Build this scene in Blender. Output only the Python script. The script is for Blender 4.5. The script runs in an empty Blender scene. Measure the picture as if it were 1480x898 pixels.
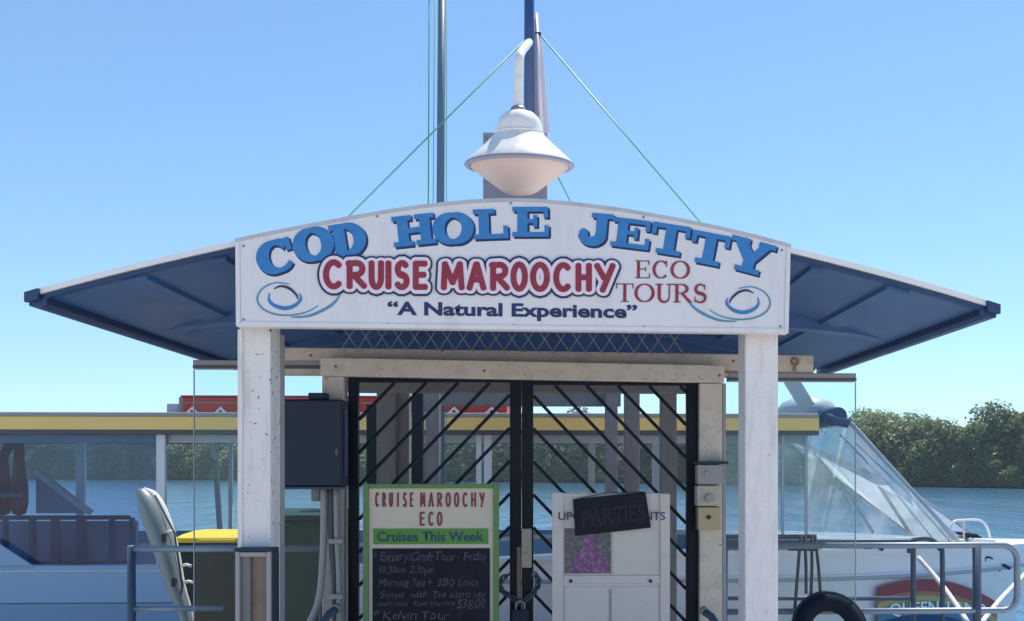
import bpy, bmesh, math, random
from mathutils import Vector, Matrix
R = math.radians
rnd = random.Random(7)
scene = bpy.context.scene
C = scene.collection

# ------------------------------------------------------------------ camera
EYE = 1.6
YAW = R(2.0)
F = 1340.0                      # focal length in photograph pixels (1480 wide)
CX, CY = 790 + F*math.tan(YAW), 680.0
cam_d = bpy.data.cameras.new('camera')
cam = bpy.data.objects.new('camera', cam_d); C.objects.link(cam)
cam.location = (0, 0, EYE)
cam.rotation_euler = (R(90), 0, -YAW)
cam_d.sensor_width = 36.0
cam_d.lens = F/1480*36.0
cam_d.shift_x = -(CX-740)/1480
cam_d.shift_y = (CY-449)/1480
cam_d.clip_start = 0.05
cam_d.clip_end = 4000
scene.camera = cam

# ------------------------------------------------------------------ sky and sun
SUN_EL, SUN_AZ = R(66), R(32)       # azimuth measured from +Y (away from the wharf) towards +X
world = bpy.data.worlds.new('World'); scene.world = world
world.use_nodes = True
wn = world.node_tree
bg = wn.nodes['Background']
sky = wn.nodes.new('ShaderNodeTexSky')
sky.sky_type = 'NISHITA'
sky.sun_disc = False
sky.sun_elevation = SUN_EL
sky.sun_rotation = SUN_AZ
sky.air_density = 1.0
sky.dust_density = 0.0
sky.ozone_density = 1.6
tint = wn.nodes.new('ShaderNodeMix'); tint.data_type = 'RGBA'; tint.blend_type = 'MULTIPLY'   # clear tropical air: one even tint over the whole dome
tint.inputs[0].default_value = 1.0; tint.inputs[7].default_value = (.86, .99, 1.05, 1)
# the pale band of the horizon sits low: read the sky a little higher up, all round alike
tco = wn.nodes.new('ShaderNodeTexCoord'); vm = wn.nodes.new('ShaderNodeVectorMath'); vm.operation = 'MULTIPLY_ADD'
vm.inputs[1].default_value = (1, 1, .94); vm.inputs[2].default_value = (0, 0, .052)
vn = wn.nodes.new('ShaderNodeVectorMath'); vn.operation = 'NORMALIZE'
wn.links.new(tco.outputs['Generated'], vm.inputs[0]); wn.links.new(vm.outputs[0], vn.inputs[0]); wn.links.new(vn.outputs[0], sky.inputs[0])
wn.links.new(sky.outputs[0], tint.inputs[6]); wn.links.new(tint.outputs[2], bg.inputs[0])
bg.inputs[1].default_value = 0.145
sun_d = bpy.data.lights.new('sun', 'SUN')
sun_d.energy = 4.9
sun_d.angle = R(0.53)
sun_d.color = (1.0, 0.94, 0.84)
sun = bpy.data.objects.new('sun', sun_d); C.objects.link(sun)
sdir = Vector((math.sin(SUN_AZ)*math.cos(SUN_EL), math.cos(SUN_AZ)*math.cos(SUN_EL), math.sin(SUN_EL)))
sun.rotation_euler = sdir.to_track_quat('Z', 'Y').to_euler()
sun.location = (0, 0, 30)
scene.view_settings.view_transform = 'Standard'
scene.view_settings.look = 'None'
scene.view_settings.gamma = 1.0
scene.view_settings.exposure = 0.33
scene.view_settings.use_curve_mapping = False
scene.render.engine = 'CYCLES'

# ------------------------------------------------------------------ helpers
cosY, sinY = math.cos(YAW), math.sin(YAW)
def at(px, py, Y):
    """point on the vertical plane y=Y that lies under a position of the survey photograph"""
    u, v = (px-CX)/F, (CY-py)/F
    dx, dy = sinY + u*cosY, cosY - u*sinY
    t = Y/dy
    return Vector((dx*t, Y, EYE + v*t))
def XZ(px, py, Y):
    p = at(px, py, Y); return p.x, p.z
def PX(px, Y): return at(px, 680, Y).x
def PZ(py, Y, px=790): return at(px, py, Y).z

class MB:
    def __init__(s): s.bm = bmesh.new()
    def box(s, x0, x1, y0, y1, z0, z1):
        vs = [s.bm.verts.new((x, y, z)) for z in (z0, z1) for y in (y0, y1) for x in (x0, x1)]
        for f in ((0,2,3,1), (4,5,7,6), (0,1,5,4), (2,6,7,3), (0,4,6,2), (1,3,7,5)):
            s.bm.faces.new([vs[i] for i in f])
        return s
    def bar(s, p0, p1, w, d=None, up=(0, 1, 0)):
        """rectangular bar from p0 to p1, w across, d along 'up'"""
        d = w if d is None else d
        p0, p1 = Vector(p0), Vector(p1); t = (p1-p0).normalized(); up = Vector(up)
        if abs(t.dot(up)) > .98: up = Vector((1, 0, 0))
        a = t.cross(up).normalized()*w/2; b = a.cross(t).normalized()*d/2
        vs = [s.bm.verts.new(p + sa*a + sb*b) for p in (p0, p1) for sa, sb in ((-1,-1), (1,-1), (1,1), (-1,1))]
        for f in ((0,1,2,3), (7,6,5,4), (0,4,5,1), (1,5,6,2), (2,6,7,3), (3,7,4,0)):
            s.bm.faces.new([vs[i] for i in f])
        return s
    def tube(s, pts, r, n=10, closed=False, flat=None):
        pts = [Vector(p) for p in pts]; m = len(pts); rings = []; prev = None
        for i, p in enumerate(pts):
            if closed: t = pts[(i+1) % m]-pts[i-1]
            else: t = pts[min(i+1, m-1)]-pts[max(i-1, 0)]
            t.normalize()
            if prev is None:
                a = t.cross(Vector((0, 0, 1)))
                if a.length < .05: a = t.cross(Vector((0, 1, 0)))
            else: a = prev - t*prev.dot(t)
            a.normalize(); prev = a; b = t.cross(a)
            rr = r[i] if isinstance(r, (list, tuple)) else r
            rings.append([s.bm.verts.new(p + rr*(math.cos(2*math.pi*k/n)*a + math.sin(2*math.pi*k/n)*b)) for k in range(n)])
        for i in range(m if closed else m-1):
            A, B = rings[i], rings[(i+1) % m]
            for k in range(n):
                f = s.bm.faces.new((A[k], A[(k+1) % n], B[(k+1) % n], B[k])); f.smooth = True
        if not closed:
            s.bm.faces.new(rings[0]); s.bm.faces.new(rings[-1][::-1])
        return s
    def lathe(s, prof, c, n=32):
        """profile [(radius, z)] turned round the vertical axis through c"""
        c = Vector(c); rings = []
        for r, z in prof:
            if r < 1e-5: rings.append([s.bm.verts.new(c + Vector((0, 0, z)))])
            else: rings.append([s.bm.verts.new(c + Vector((r*math.cos(2*math.pi*k/n), r*math.sin(2*math.pi*k/n), z))) for k in range(n)])
        for A, B in zip(rings, rings[1:]):
            for k in range(n):
                k2 = (k+1) % n
                if len(A) == 1 and len(B) == 1: continue
                if len(A) == 1: f = s.bm.faces.new((A[0], B[k], B[k2]))
                elif len(B) == 1: f = s.bm.faces.new((A[k], A[k2], B[0]))
                else: f = s.bm.faces.new((A[k], A[k2], B[k2], B[k]))
                f.smooth = True
        return s
    def prism(s, poly, y0, y1):
        """outline [(x, z)] pushed from y0 to y1"""
        a = [s.bm.verts.new((x, y0, z)) for x, z in poly]; b = [s.bm.verts.new((x, y1, z)) for x, z in poly]
        n = len(poly)
        s.bm.faces.new(a); s.bm.faces.new(b[::-1])
        for i in range(n): s.bm.faces.new((a[i], b[i], b[(i+1) % n], a[(i+1) % n]))
        return s
    def face(s, pts, smooth=False):
        f = s.bm.faces.new([s.bm.verts.new(p) for p in pts]); f.smooth = smooth; return s
    def ribbon(s, pts, w, y, th=.0015, closed=False):
        """flat raised stroke in the xz plane: pts [(x,z)], w one width or one for each point"""
        P = [Vector(p) for p in pts]; n = len(P); L = []; Rr = []
        for i in range(n):
            if closed: d0, d1 = P[i]-P[i-1], P[(i+1) % n]-P[i]
            else:
                d0 = P[i]-P[i-1] if i else P[1]-P[0]
                d1 = P[i+1]-P[i] if i < n-1 else P[-1]-P[-2]
            d0 = d0.normalized(); d1 = d1.normalized()
            t = (d0+d1)
            t = t.normalized() if t.length > .2 else d0
            nn = Vector((-t.y, t.x)); k = max(.55, nn.dot(Vector((-d0.y, d0.x))))
            ww = (w[i] if isinstance(w, (list, tuple)) else w)/2/k
            L.append(P[i]+nn*ww); Rr.append(P[i]-nn*ww)
        q = .00002
        vf = [(s.bm.verts.new((a.x, y-q*i, a.y)), s.bm.verts.new((b.x, y-q*i, b.y))) for i, (a, b) in enumerate(zip(L, Rr))]
        vb = [(s.bm.verts.new((a.x, y+th, a.y)), s.bm.verts.new((b.x, y+th, b.y))) for a, b in zip(L, Rr)]
        for i in range(n if closed else n-1):
            j = (i+1) % n
            s.bm.faces.new((vf[i][0], vf[i][1], vf[j][1], vf[j][0]))
            s.bm.faces.new((vf[i][0], vf[j][0], vb[j][0], vb[i][0]))
            s.bm.faces.new((vf[i][1], vb[i][1], vb[j][1], vf[j][1]))
        return s
    def build(s, name, mat=None, parent=None, bevel=0, fix=True, smooth=False):
        if fix: bmesh.ops.recalc_face_normals(s.bm, faces=s.bm.faces)
        if parent is not None:
            m = parent; off = Vector()
            while m is not None: off += m.location; m = m.parent
            bmesh.ops.translate(s.bm, verts=s.bm.verts, vec=-off)
        me = bpy.data.meshes.new(name); s.bm.to_mesh(me); s.bm.free()
        if smooth:
            for p in me.polygons: p.use_smooth = True
        o = bpy.data.objects.new(name, me); C.objects.link(o)
        if mat: me.materials.append(mat)
        o.parent = parent
        if bevel:
            b = o.modifiers.new('bevel', 'BEVEL'); b.width = bevel; b.segments = 2; b.limit_method = 'ANGLE'; b.angle_limit = R(40)
        return o

def tag(o, label, cat, group=None):
    o['label'] = label; o['category'] = cat
    if group: o['group'] = group
    return o
def thing(name, label, cat, loc, group=None):
    o = bpy.data.objects.new(name, None); C.objects.link(o); o.location = loc; o.empty_display_size = .1
    return tag(o, label, cat, group)
def structure(o): o['kind'] = 'structure'; return o

# ------------------------------------------------------------------ materials
def new_mat(name):
    m = bpy.data.materials.new(name); m.use_nodes = True
    return m, m.node_tree.nodes, m.node_tree.links, m.node_tree.nodes['Principled BSDF']
def paint(name, col, rough=.5, var=.12, scale=6, bump=.0, bscale=60, metal=0, dirt=None, dirt_amt=.5, dirt_scale=9, chips=None, chip_th=.68, streak=False):
    m, N, L, P = new_mat(name)
    P.inputs['Roughness'].default_value = rough; P.inputs['Metallic'].default_value = metal
    if max(col) < .07 and not metal: P.inputs['Specular IOR Level'].default_value = .16
    tc = N.new('ShaderNodeTexCoord')
    geo = N.new('ShaderNodeNewGeometry')
    vec = geo.outputs['Position']
    n1 = N.new('ShaderNodeTexNoise'); n1.inputs['Scale'].default_value = scale; n1.inputs['Detail'].default_value = 6
    n1.inputs['Roughness'].default_value = .65
    L.new(vec, n1.inputs['Vector'])
    mix = N.new('ShaderNodeMix'); mix.data_type = 'RGBA'
    L.new(n1.outputs[0], mix.inputs[0])
    mix.inputs[6].default_value = tuple(max(0, c*(1-var)) for c in col)+(1,)
    mix.inputs[7].default_value = tuple(min(1, c*(1+var)) for c in col)+(1,)
    out = mix.outputs[2]
    if dirt:
        mp = N.new('ShaderNodeMapping'); L.new(vec, mp.inputs[0])
        mp.inputs['Scale'].default_value = (1, 1, .16) if streak else (1, 1, 1)
        n2 = N.new('ShaderNodeTexNoise'); n2.inputs['Scale'].default_value = dirt_scale; n2.inputs['Detail'].default_value = 9; n2.inputs['Roughness'].default_value = .75
        L.new(mp.outputs[0], n2.inputs['Vector'])
        rp = N.new('ShaderNodeValToRGB'); rp.color_ramp.elements[0].position = .48; rp.color_ramp.elements[1].position = .78
        rp.color_ramp.elements[0].color = (0,0,0,1); rp.color_ramp.elements[1].color = (dirt_amt,)*3+(1,)
        L.new(n2.outputs[0], rp.inputs[0])
        mx = N.new('ShaderNodeMix'); mx.data_type = 'RGBA'; L.new(rp.outputs[0], mx.inputs[0]); L.new(out, mx.inputs[6]); mx.inputs[7].default_value = tuple(dirt)+(1,)
        out = mx.outputs[2]
    if chips:
        n3 = N.new('ShaderNodeTexNoise'); n3.inputs['Scale'].default_value = 38; n3.inputs['Detail'].default_value = 3
        L.new(vec, n3.inputs['Vector'])
        rp = N.new('ShaderNodeValToRGB'); rp.color_ramp.elements[0].position = chip_th; rp.color_ramp.elements[1].position = chip_th+.02
        L.new(n3.outputs[0], rp.inputs[0])
        mx = N.new('ShaderNodeMix'); mx.data_type = 'RGBA'; L.new(rp.outputs[0], mx.inputs[0]); L.new(out, mx.inputs[6]); mx.inputs[7].default_value = tuple(chips)+(1,)
        out = mx.outputs[2]
    L.new(out, P.inputs['Base Color'])
    rr = N.new('ShaderNodeMapRange'); rr.inputs[3].default_value = max(0, rough-.1); rr.inputs[4].default_value = min(1, rough+.1)
    L.new(n1.outputs[0], rr.inputs[0]); L.new(rr.outputs[0], P.inputs['Roughness'])
    if bump:
        nb = N.new('ShaderNodeTexNoise'); nb.inputs['Scale'].default_value = bscale; nb.inputs['Detail'].default_value = 5
        L.new(vec, nb.inputs['Vector'])
        b = N.new('ShaderNodeBump'); b.inputs['Strength'].default_value = bump; b.inputs['Distance'].default_value = .01
        L.new(nb.outputs[0], b.inputs['Height']); L.new(b.outputs[0], P.inputs['Normal'])
    return m
def glass(name, tint, haze=(.8,.85,.86), haze_lo=.0, haze_hi=.06, streak=(3,3,1), refl=1.0):
    """see-through sheet: clear, Fresnel gloss and a little smeared dirt or scratching"""
    m, N, L, P = new_mat(name); N.remove(P); outn = N['Material Output']
    tr = N.new('ShaderNodeBsdfTransparent'); tr.inputs[0].default_value = tuple(tint)+(1,)
    gl = N.new('ShaderNodeBsdfGlossy'); gl.inputs['Roughness'].default_value = .04
    df = N.new('ShaderNodeBsdfDiffuse'); df.inputs[0].default_value = tuple(haze)+(1,)
    tl = N.new('ShaderNodeBsdfTranslucent'); tl.inputs[0].default_value = tuple(haze)+(1,)
    ad = N.new('ShaderNodeMixShader'); ad.inputs[0].default_value = .5; L.new(df.outputs[0], ad.inputs[1]); L.new(tl.outputs[0], ad.inputs[2])
    geo = N.new('ShaderNodeNewGeometry'); mp = N.new('ShaderNodeMapping'); mp.inputs['Scale'].default_value = streak
    L.new(geo.outputs['Position'], mp.inputs[0])
    nz = N.new('ShaderNodeTexNoise'); nz.inputs['Scale'].default_value = 1.0; nz.inputs['Detail'].default_value = 7; nz.inputs['Roughness'].default_value = .6
    L.new(mp.outputs[0], nz.inputs['Vector'])
    mr = N.new('ShaderNodeMapRange'); mr.inputs[1].default_value = .38; mr.inputs[2].default_value = .68; mr.inputs[3].default_value = haze_lo; mr.inputs[4].default_value = haze_hi
    L.new(nz.outputs[0], mr.inputs[0])
    fr = N.new('ShaderNodeFresnel'); fr.inputs[0].default_value = 1.45
    fm = N.new('ShaderNodeMath'); fm.operation = 'MULTIPLY'; fm.inputs[1].default_value = refl; L.new(fr.outputs[0], fm.inputs[0])
    m1 = N.new('ShaderNodeMixShader'); L.new(mr.outputs[0], m1.inputs[0]); L.new(tr.outputs[0], m1.inputs[1]); L.new(ad.outputs[0], m1.inputs[2])
    m2 = N.new('ShaderNodeMixShader'); L.new(fm.outputs[0], m2.inputs[0]); L.new(m1.outputs[0], m2.inputs[1]); L.new(gl.outputs[0], m2.inputs[2])
    L.new(m2.outputs[0], outn.inputs[0])
    return m

M = {}
M['sign_white'] = paint('sign white paint', (.75, .735, .75), .42, .04, 5, dirt=(.44, .41, .38), dirt_amt=.42, streak=True, dirt_scale=9)
M['post_white'] = paint('weathered white post paint', (.74, .72, .71), .55, .08, 9, .25, 90, dirt=(.40, .33, .24), dirt_amt=.75, dirt_scale=11, streak=True, chips=(.10, .075, .06), chip_th=.655)
M['post_clean'] = paint('white post paint', (.76, .735, .74), .55, .08, 14, .3, 70, dirt=(.42, .37, .33), dirt_amt=.6, dirt_scale=26, streak=True, chips=(.2, .15, .12), chip_th=.70)
M['timber_cream'] = paint('cream painted timber', (.60, .54, .47), .6, .09, 8, .25, 80, dirt=(.27, .21, .16), dirt_amt=.6, dirt_scale=10, chips=(.16, .09, .06), chip_th=.7)
M['timber_grey'] = paint('grey weathered timber', (.21, .205, .215), .75, .2, 10, .5, 50, dirt=(.12, .11, .11), dirt_amt=.7, streak=True)
M['roof_blue'] = paint('navy blue roof lining', (.050, .125, .31), .42, .12, 3, dirt=(.030, .076, .20), dirt_amt=.8, dirt_scale=4.5)
M['roof_navy'] = paint('dark navy steel', (.018, .045, .13), .4, .15, 6)
M['roof_top'] = paint('white roof flashing', (.8, .8, .8), .35, .03, 6)
M['letter_blue'] = paint('sign blue paint', (.030, .20, .50), .5, .16, 18, dirt=(.09, .27, .52), dirt_amt=.6, dirt_scale=22)
M['letter_navy'] = paint('sign navy paint', (.012, .026, .11), .4, .1, 30)
M['letter_red'] = paint('sign red paint', (.28, .020, .046), .5, .18, 18, dirt=(.36, .07, .09), dirt_amt=.6, dirt_scale=22)
M['letter_halo'] = paint('sign light outline paint', (.80, .80, .86), .4, .03, 30)
M['letter_pink'] = paint('sign pale outline paint', (.80, .70, .76), .4, .03, 30)
M['swirl_teal'] = paint('swirl blue paint', (.10, .26, .42), .4, .2, 30)
M['black_steel'] = paint('black gate steel', (.006, .009, .019), .38, .2, 20, .1, 120)
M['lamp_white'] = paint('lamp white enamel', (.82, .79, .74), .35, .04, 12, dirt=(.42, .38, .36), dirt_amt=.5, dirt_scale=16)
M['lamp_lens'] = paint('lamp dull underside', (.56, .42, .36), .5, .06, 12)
M['mast_blue'] = paint('blue mast paint', (.03, .075, .20), .35, .1, 8)
M['mast_grey'] = paint('blue grey spar', (.10, .16, .22), .4, .1, 8)
M['fin_lilac'] = paint('pale lilac steel', (.66, .62, .70), .4, .08, 8)
M['wire_green'] = paint('pale green wire', (.08, .34, .22), .45, .1, 20)
M['plate_grey'] = paint('grey blue steel box', (.24, .25, .32), .5, .1, 9, dirt=(.30, .17, .12), dirt_amt=.5)
M['ebox'] = paint('dark blue grey box', (.028, .042, .062), .5, .14, 7, .12, 120)
M['galv'] = paint('galvanised steel', (.20, .26, .34), .42, .15, 25, metal=.35)
M['galv_dark'] = paint('dull blue grey steel', (.055, .085, .13), .5, .15, 25)
M['pvc'] = paint('grey conduit', (.30, .30, .31), .5, .08, 14)
M['rust'] = paint('brown rusty steel', (.25, .185, .15), .7, .2, 12, .3, 50, dirt=(.16, .09, .06), dirt_amt=.7)
M['green_frame'] = paint('green sign frame', (.12, .23, .07), .5, .12, 16)
M['board_cream'] = paint('cream sign panel', (.62, .55, .45), .5, .05, 9)
M['green_strip'] = paint('bright green strip', (.075, .27, .03), .5, .08, 16)
M['chalk_black'] = paint('chalkboard black', (.012, .014, .024), .6, .4, 9, dirt=(.05, .05, .065), dirt_amt=.5, dirt_scale=6)
M['chalk'] = paint('chalk', (.10, .10, .125), .9, .6, 90, dirt=(.02, .02, .03), dirt_amt=.9, dirt_scale=70)
M['brown_red'] = paint('brown red lettering', (.20, .035, .03), .5, .1, 20)
M['board_white'] = paint('off white notice board', (.60, .57, .54), .5, .05, 9, dirt=(.35, .32, .29), dirt_amt=.4)
M['faint_grey'] = paint('faint grey lettering', (.025, .027, .048), .6, .2, 30)
M['purple'] = paint('purple print', (.17, .05, .17), .5, .8, 40, dirt=(.60, .38, .58), dirt_amt=1.0, dirt_scale=48)
M['dark_print'] = paint('dark print', (.10, .10, .11), .5, .6, 40, dirt=(.35, .34, .34), dirt_amt=.8, dirt_scale=40)
M['brass'] = paint('dull brass', (.40, .33, .20), .42, .15, 20, metal=.3)
M['putty'] = paint('beige plastic', (.46, .41, .35), .5, .12, 30, dirt=(.2, .15, .1), dirt_amt=.5)
M['bin_grey'] = paint('dark bin plastic', (.030, .045, .045), .55, .15, 9)
M['bin_green'] = paint('dark green bin plastic', (.012, .055, .048), .5, .15, 9)
M['lid_yellow'] = paint('yellow lid', (.78, .55, .04), .45, .06, 10)
M['kayak'] = paint('pale grey green hull', (.20, .25, .26), .45, .15, 9, dirt=(.15, .19, .2), dirt_amt=.6)
M['kayak_white'] = paint('white plastic edge', (.78, .78, .72), .4, .05, 10)
M['rubber'] = paint('black rubber', (.010, .016, .028), .8, .25, 15, .2, 60)
M['rope_white'] = paint('white rope', (.72, .69, .68), .8, .12, 60, .5, 200)
M['rope_dark'] = paint('dark rope', (.035, .05, .075), .8, .2, 60, .5, 200)
M['hull_white'] = paint('boat white gelcoat', (.74, .74, .76), .3, .03, 2, dirt=(.55, .53, .52), dirt_amt=.3, dirt_scale=3)
M['hull_shade_blue'] = paint('boat side blue shade tone', (.26, .40, .58), .35, .06, 2)  # white hull's blue shade put into the colour; bench and bulwark share it
M['hull_shade_blue2'] = paint('boat lower side blue shade tone', (.19, .31, .47), .38, .08, 2)  # deeper tone of the same painted shade
M['trim_yellow'] = paint('canopy yellow valance', (.90, .60, .20), .6, .06, 4)
M['trim_dark'] = paint('canopy dark trim', (.085, .085, .10), .6, .1, 6)
M['canopy_top'] = paint('canopy grey top', (.33, .31, .31), .7, .08, 4)
M['boat_grey'] = paint('boat grey fittings', (.36, .42, .48), .45, .08, 6)
M['boat_navy'] = paint('navy canvas', (.02, .06, .16), .75, .2, 14, .3, 40)
M['boat_red'] = paint('red painted roof panel', (.50, .045, .028), .5, .12, 6)
M['alu'] = paint('white aluminium post', (.68, .70, .73), .35, .06, 9)
M['maroon'] = paint('maroon fabric', (.30, .025, .05), .8, .25, 14, .4, 40)
M['r_red'] = paint('banner red', (.26, .045, .06), .5, .1, 20)
M['r_orange'] = paint('banner orange', (.34, .15, .10), .5, .1, 20)
M['r_yellow'] = paint('banner yellow', (.40, .36, .12), .5, .1, 20)
M['r_green'] = paint('banner green', (.11, .22, .16), .5, .1, 20)
M['r_blue'] = paint('banner blue', (.05, .19, .32), .5, .1, 20)
M['concrete'] = paint('sunlit concrete', (.56, .50, .43), .85, .14, 1.2, .3, 40)
M['deck'] = paint('jetty planks', (.30, .27, .24), .85, .2, 5, .4, 30)
M['mud'] = paint('river mud bank', (.14, .12, .09), .9, .25, .4)
M['bark'] = paint('mangrove bark', (.12, .10, .08), .9, .3, 2)
M['glass'] = glass('screen glass', (.92, .968, .963), (.75, .85, .85), .0, .008, (2.5, 2.5, .8), .4)
M['vinyl'] = glass('clear vinyl curtain', (.80, .90, .96), (.70, .78, .84), .02, .30, (1.6, 3, .9), 1.3)
M['vinyl_bow'] = glass('scuffed vinyl windscreen', (.76, .87, .93), (.84, .88, .92), .12, .72, (2.3, 1.5, 2.3), 1.8)
M['vinyl_dark'] = glass('tinted vinyl curtain', (.50, .66, .86), (.30, .42, .62), .03, .22, (1.2, 3, 1.2), 1.0)

def leaf_mat(name, a, b):
    m, N, L, P = new_mat(name); outn = N['Material Output']
    oi = N.new('ShaderNodeObjectInfo'); geo = N.new('ShaderNodeNewGeometry')
    nz = N.new('ShaderNodeTexNoise'); nz.inputs['Scale'].default_value = .45; nz.inputs['Detail'].default_value = 4
    L.new(geo.outputs['Position'], nz.inputs['Vector'])
    ad = N.new('ShaderNodeMath'); ad.operation = 'MULTIPLY_ADD'; ad.inputs[1].default_value = .5; L.new(oi.outputs['Random'], ad.inputs[0])
    mu = N.new('ShaderNodeMath'); mu.operation = 'MULTIPLY'; mu.inputs[1].default_value = .62; L.new(nz.outputs[0], mu.inputs[0]); L.new(mu.outputs[0], ad.inputs[2])
    mix = N.new('ShaderNodeMix'); mix.data_type = 'RGBA'; L.new(ad.outputs[0], mix.inputs[0])
    mix.inputs[6].default_value = a+(1,); mix.inputs[7].default_value = b+(1,)
    L.new(mix.outputs[2], P.inputs['Base Color']); P.inputs['Roughness'].default_value = .5
    tl = N.new('ShaderNodeBsdfTranslucent'); L.new(mix.outputs[2], tl.inputs[0])
    ms = N.new('ShaderNodeMixShader'); ms.inputs[0].default_value = .5
    L.new(P.outputs[0], ms.inputs[1]); L.new(tl.outputs[0], ms.inputs[2]); L.new(ms.outputs[0], outn.inputs[0])
    return m
M['leaf'] = leaf_mat('mangrove leaves', (.075, .135, .060), (.30, .36, .13))

def water_mat():
    m, N, L, P = new_mat('river water')
    P.inputs['Base Color'].default_value = (.07, .19, .30, 1); P.inputs['Roughness'].default_value = .07
    P.inputs['IOR'].default_value = 1.33
    geo = N.new('ShaderNodeNewGeometry')
    hs = []
    for sc, st in (((.22, .045, 1), 2.6), ((.75, .16, 1), 1.2), ((2.2, .9, 1), .5)):
        mp = N.new('ShaderNodeMapping'); mp.inputs['Scale'].default_value = sc; L.new(geo.outputs['Position'], mp.inputs[0])
        nz = N.new('ShaderNodeTexNoise'); nz.inputs['Scale'].default_value = 1; nz.inputs['Detail'].default_value = 6; nz.inputs['Roughness'].default_value = .6
        L.new(mp.outputs[0], nz.inputs['Vector'])
        mu = N.new('ShaderNodeMath'); mu.operation = 'MULTIPLY'; mu.inputs[1].default_value = st; L.new(nz.outputs[0], mu.inputs[0]); hs.append(mu)
    ad0 = N.new('ShaderNodeMath'); L.new(hs[0].outputs[0], ad0.inputs[0]); L.new(hs[1].outputs[0], ad0.inputs[1])
    ad = N.new('ShaderNodeMath'); L.new(ad0.outputs[0], ad.inputs[0]); L.new(hs[2].outputs[0], ad.inputs[1])
    b = N.new('ShaderNodeBump'); b.inputs['Strength'].default_value = 1.0; b.inputs['Distance'].default_value = .16
    L.new(ad.outputs[0], b.inputs['Height']); L.new(b.outputs[0], P.inputs['Normal'])
    return m
M['water'] = water_mat()

# ------------------------------------------------------------------ setting: river, wharf, jetty deck, far bank
WZ = EYE-3.0
b = MB(); b.face([(-620, -190, WZ), (620, -190, WZ), (620, 540, WZ), (-620, 540, WZ)])
structure(b.build('river', M['water']))
b = MB(); b.box(-60, 60, -60, 5.75, WZ-1, 0)
structure(b.build('wharf', M['concrete']))
b = MB()
for i in range(20):
    y0 = 5.77+i*.142; b.box(-1.75, 1.5, y0, y0+.132, -.05, -.004)
structure(b.build('jetty_deck', M['deck']))

def bank_pt(px):
    """far shoreline: nearer on the right, farther on the left"""
    d = 149 + (1480-px)/1480*176 if px < 1480 else 149 - (px-1480)*.03
    p = at(px, 680, d); return Vector((p.x, d, WZ))
bank = [bank_pt(px) for px in range(-900, 2401, 150)]
b = MB()
n = len(bank)
for i in range(n-1):
    p, q = bank[i], bank[i+1]
    b.face([p+Vector((0, -2, -.3)), q+Vector((0, -2, -.3)), q+Vector((0, 3, .6)), p+Vector((0, 3, .6))])
    b.face([p+Vector((0, 3, .6)), q+Vector((0, 3, .6)), q+Vector((0, 90, 1.5)), p+Vector((0, 90, 1.5))])
structure(b.build('far_bank', M['mud'], fix=False))

# ------------------------------------------------------------------ mangroves on the far bank
def crown_mesh(seed, h, rad):
    r = random.Random(seed); bm = bmesh.new()
    lobes = []
    for i in range(26):
        a = r.uniform(0, 2*math.pi); q = r.random()
        zz = h*(.08+.74*q); rr = rad*(.95-.42*max(0, q-.6)/.4)*math.sqrt(r.random())
        lobes.append((Vector((rr*math.cos(a), rr*math.sin(a), zz)), r.uniform(.30, .50)*rad))
    lobes.append((Vector((0, 0, h*.84)), .45*rad)); lobes.append((Vector((.2*rad, 0, h*.2)), .8*rad))
    for c, R_ in lobes:
        for k in range(int(170*(R_/(.42*rad))**2)):
            v = Vector((r.gauss(0, 1), r.gauss(0, 1), r.gauss(0, 1))).normalized()
            if v.z < -.5 and r.random() < .6: v.z = -v.z
            p = c + v*R_*r.uniform(.72, 1.10)
            if p.z < .15: p.z = r.uniform(.1, 1.0)
            s = r.uniform(.16, .40)
            nrm = (v*.8 + Vector((r.gauss(0, 1), r.gauss(0, 1), r.gauss(0, 1)+.5))*.55).normalized()
            a = nrm.orthogonal().normalized(); a.rotate(Matrix.Rotation(r.uniform(0, 6.28), 3, nrm)); bb = nrm.cross(a)
            bm.faces.new([bm.verts.new(p+a*s*1.2), bm.verts.new(p+bb*s*.7), bm.verts.new(p-a*s*1.2), bm.verts.new(p-bb*s*.7)])
    me = bpy.data.meshes.new('crown'); bm.to_mesh(me); bm.free(); me.materials.append(M['leaf']); return me
def trunk_mesh(seed, h):
    r = random.Random(seed); b = MB()
    tip = Vector((r.uniform(-.4, .4), r.uniform(-.4, .4), h*.75))
    b.tube([(0, 0, -1.2), tip*.35, tip*.7, tip], [.24, .19, .13, .05], 7)
    for i in range(5):
        a = r.uniform(0, 6.28); s = tip*r.uniform(.25, .7)
        b.tube([s, s+Vector((math.cos(a)*1.0, math.sin(a)*1.0, .9)), s+Vector((math.cos(a)*1.9, math.sin(a)*1.9, 2.2))], [.10, .07, .03], 5)
    for i in range(5):
        a = i*1.256+r.uniform(-.3, .3)
        b.tube([(0, 0, .9), (math.cos(a)*.6, math.sin(a)*.6, .5), (math.cos(a)*.95, math.sin(a)*.95, -1.2)], [.06, .05, .04], 5)
    bmesh.ops.recalc_face_normals(b.bm, faces=b.bm.faces)
    me = bpy.data.meshes.new('trunk'); b.bm.to_mesh(me); b.bm.free(); me.materials.append(M['bark']); return me
VAR = [(crown_mesh(11+i, h, rd), trunk_mesh(31+i, h)) for i, (h, rd) in enumerate(((12.6, 4.9), (11.8, 5.2), (13.2, 4.8), (11.2, 5.3), (12.2, 5.0), (6.4, 4.2)))]
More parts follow.
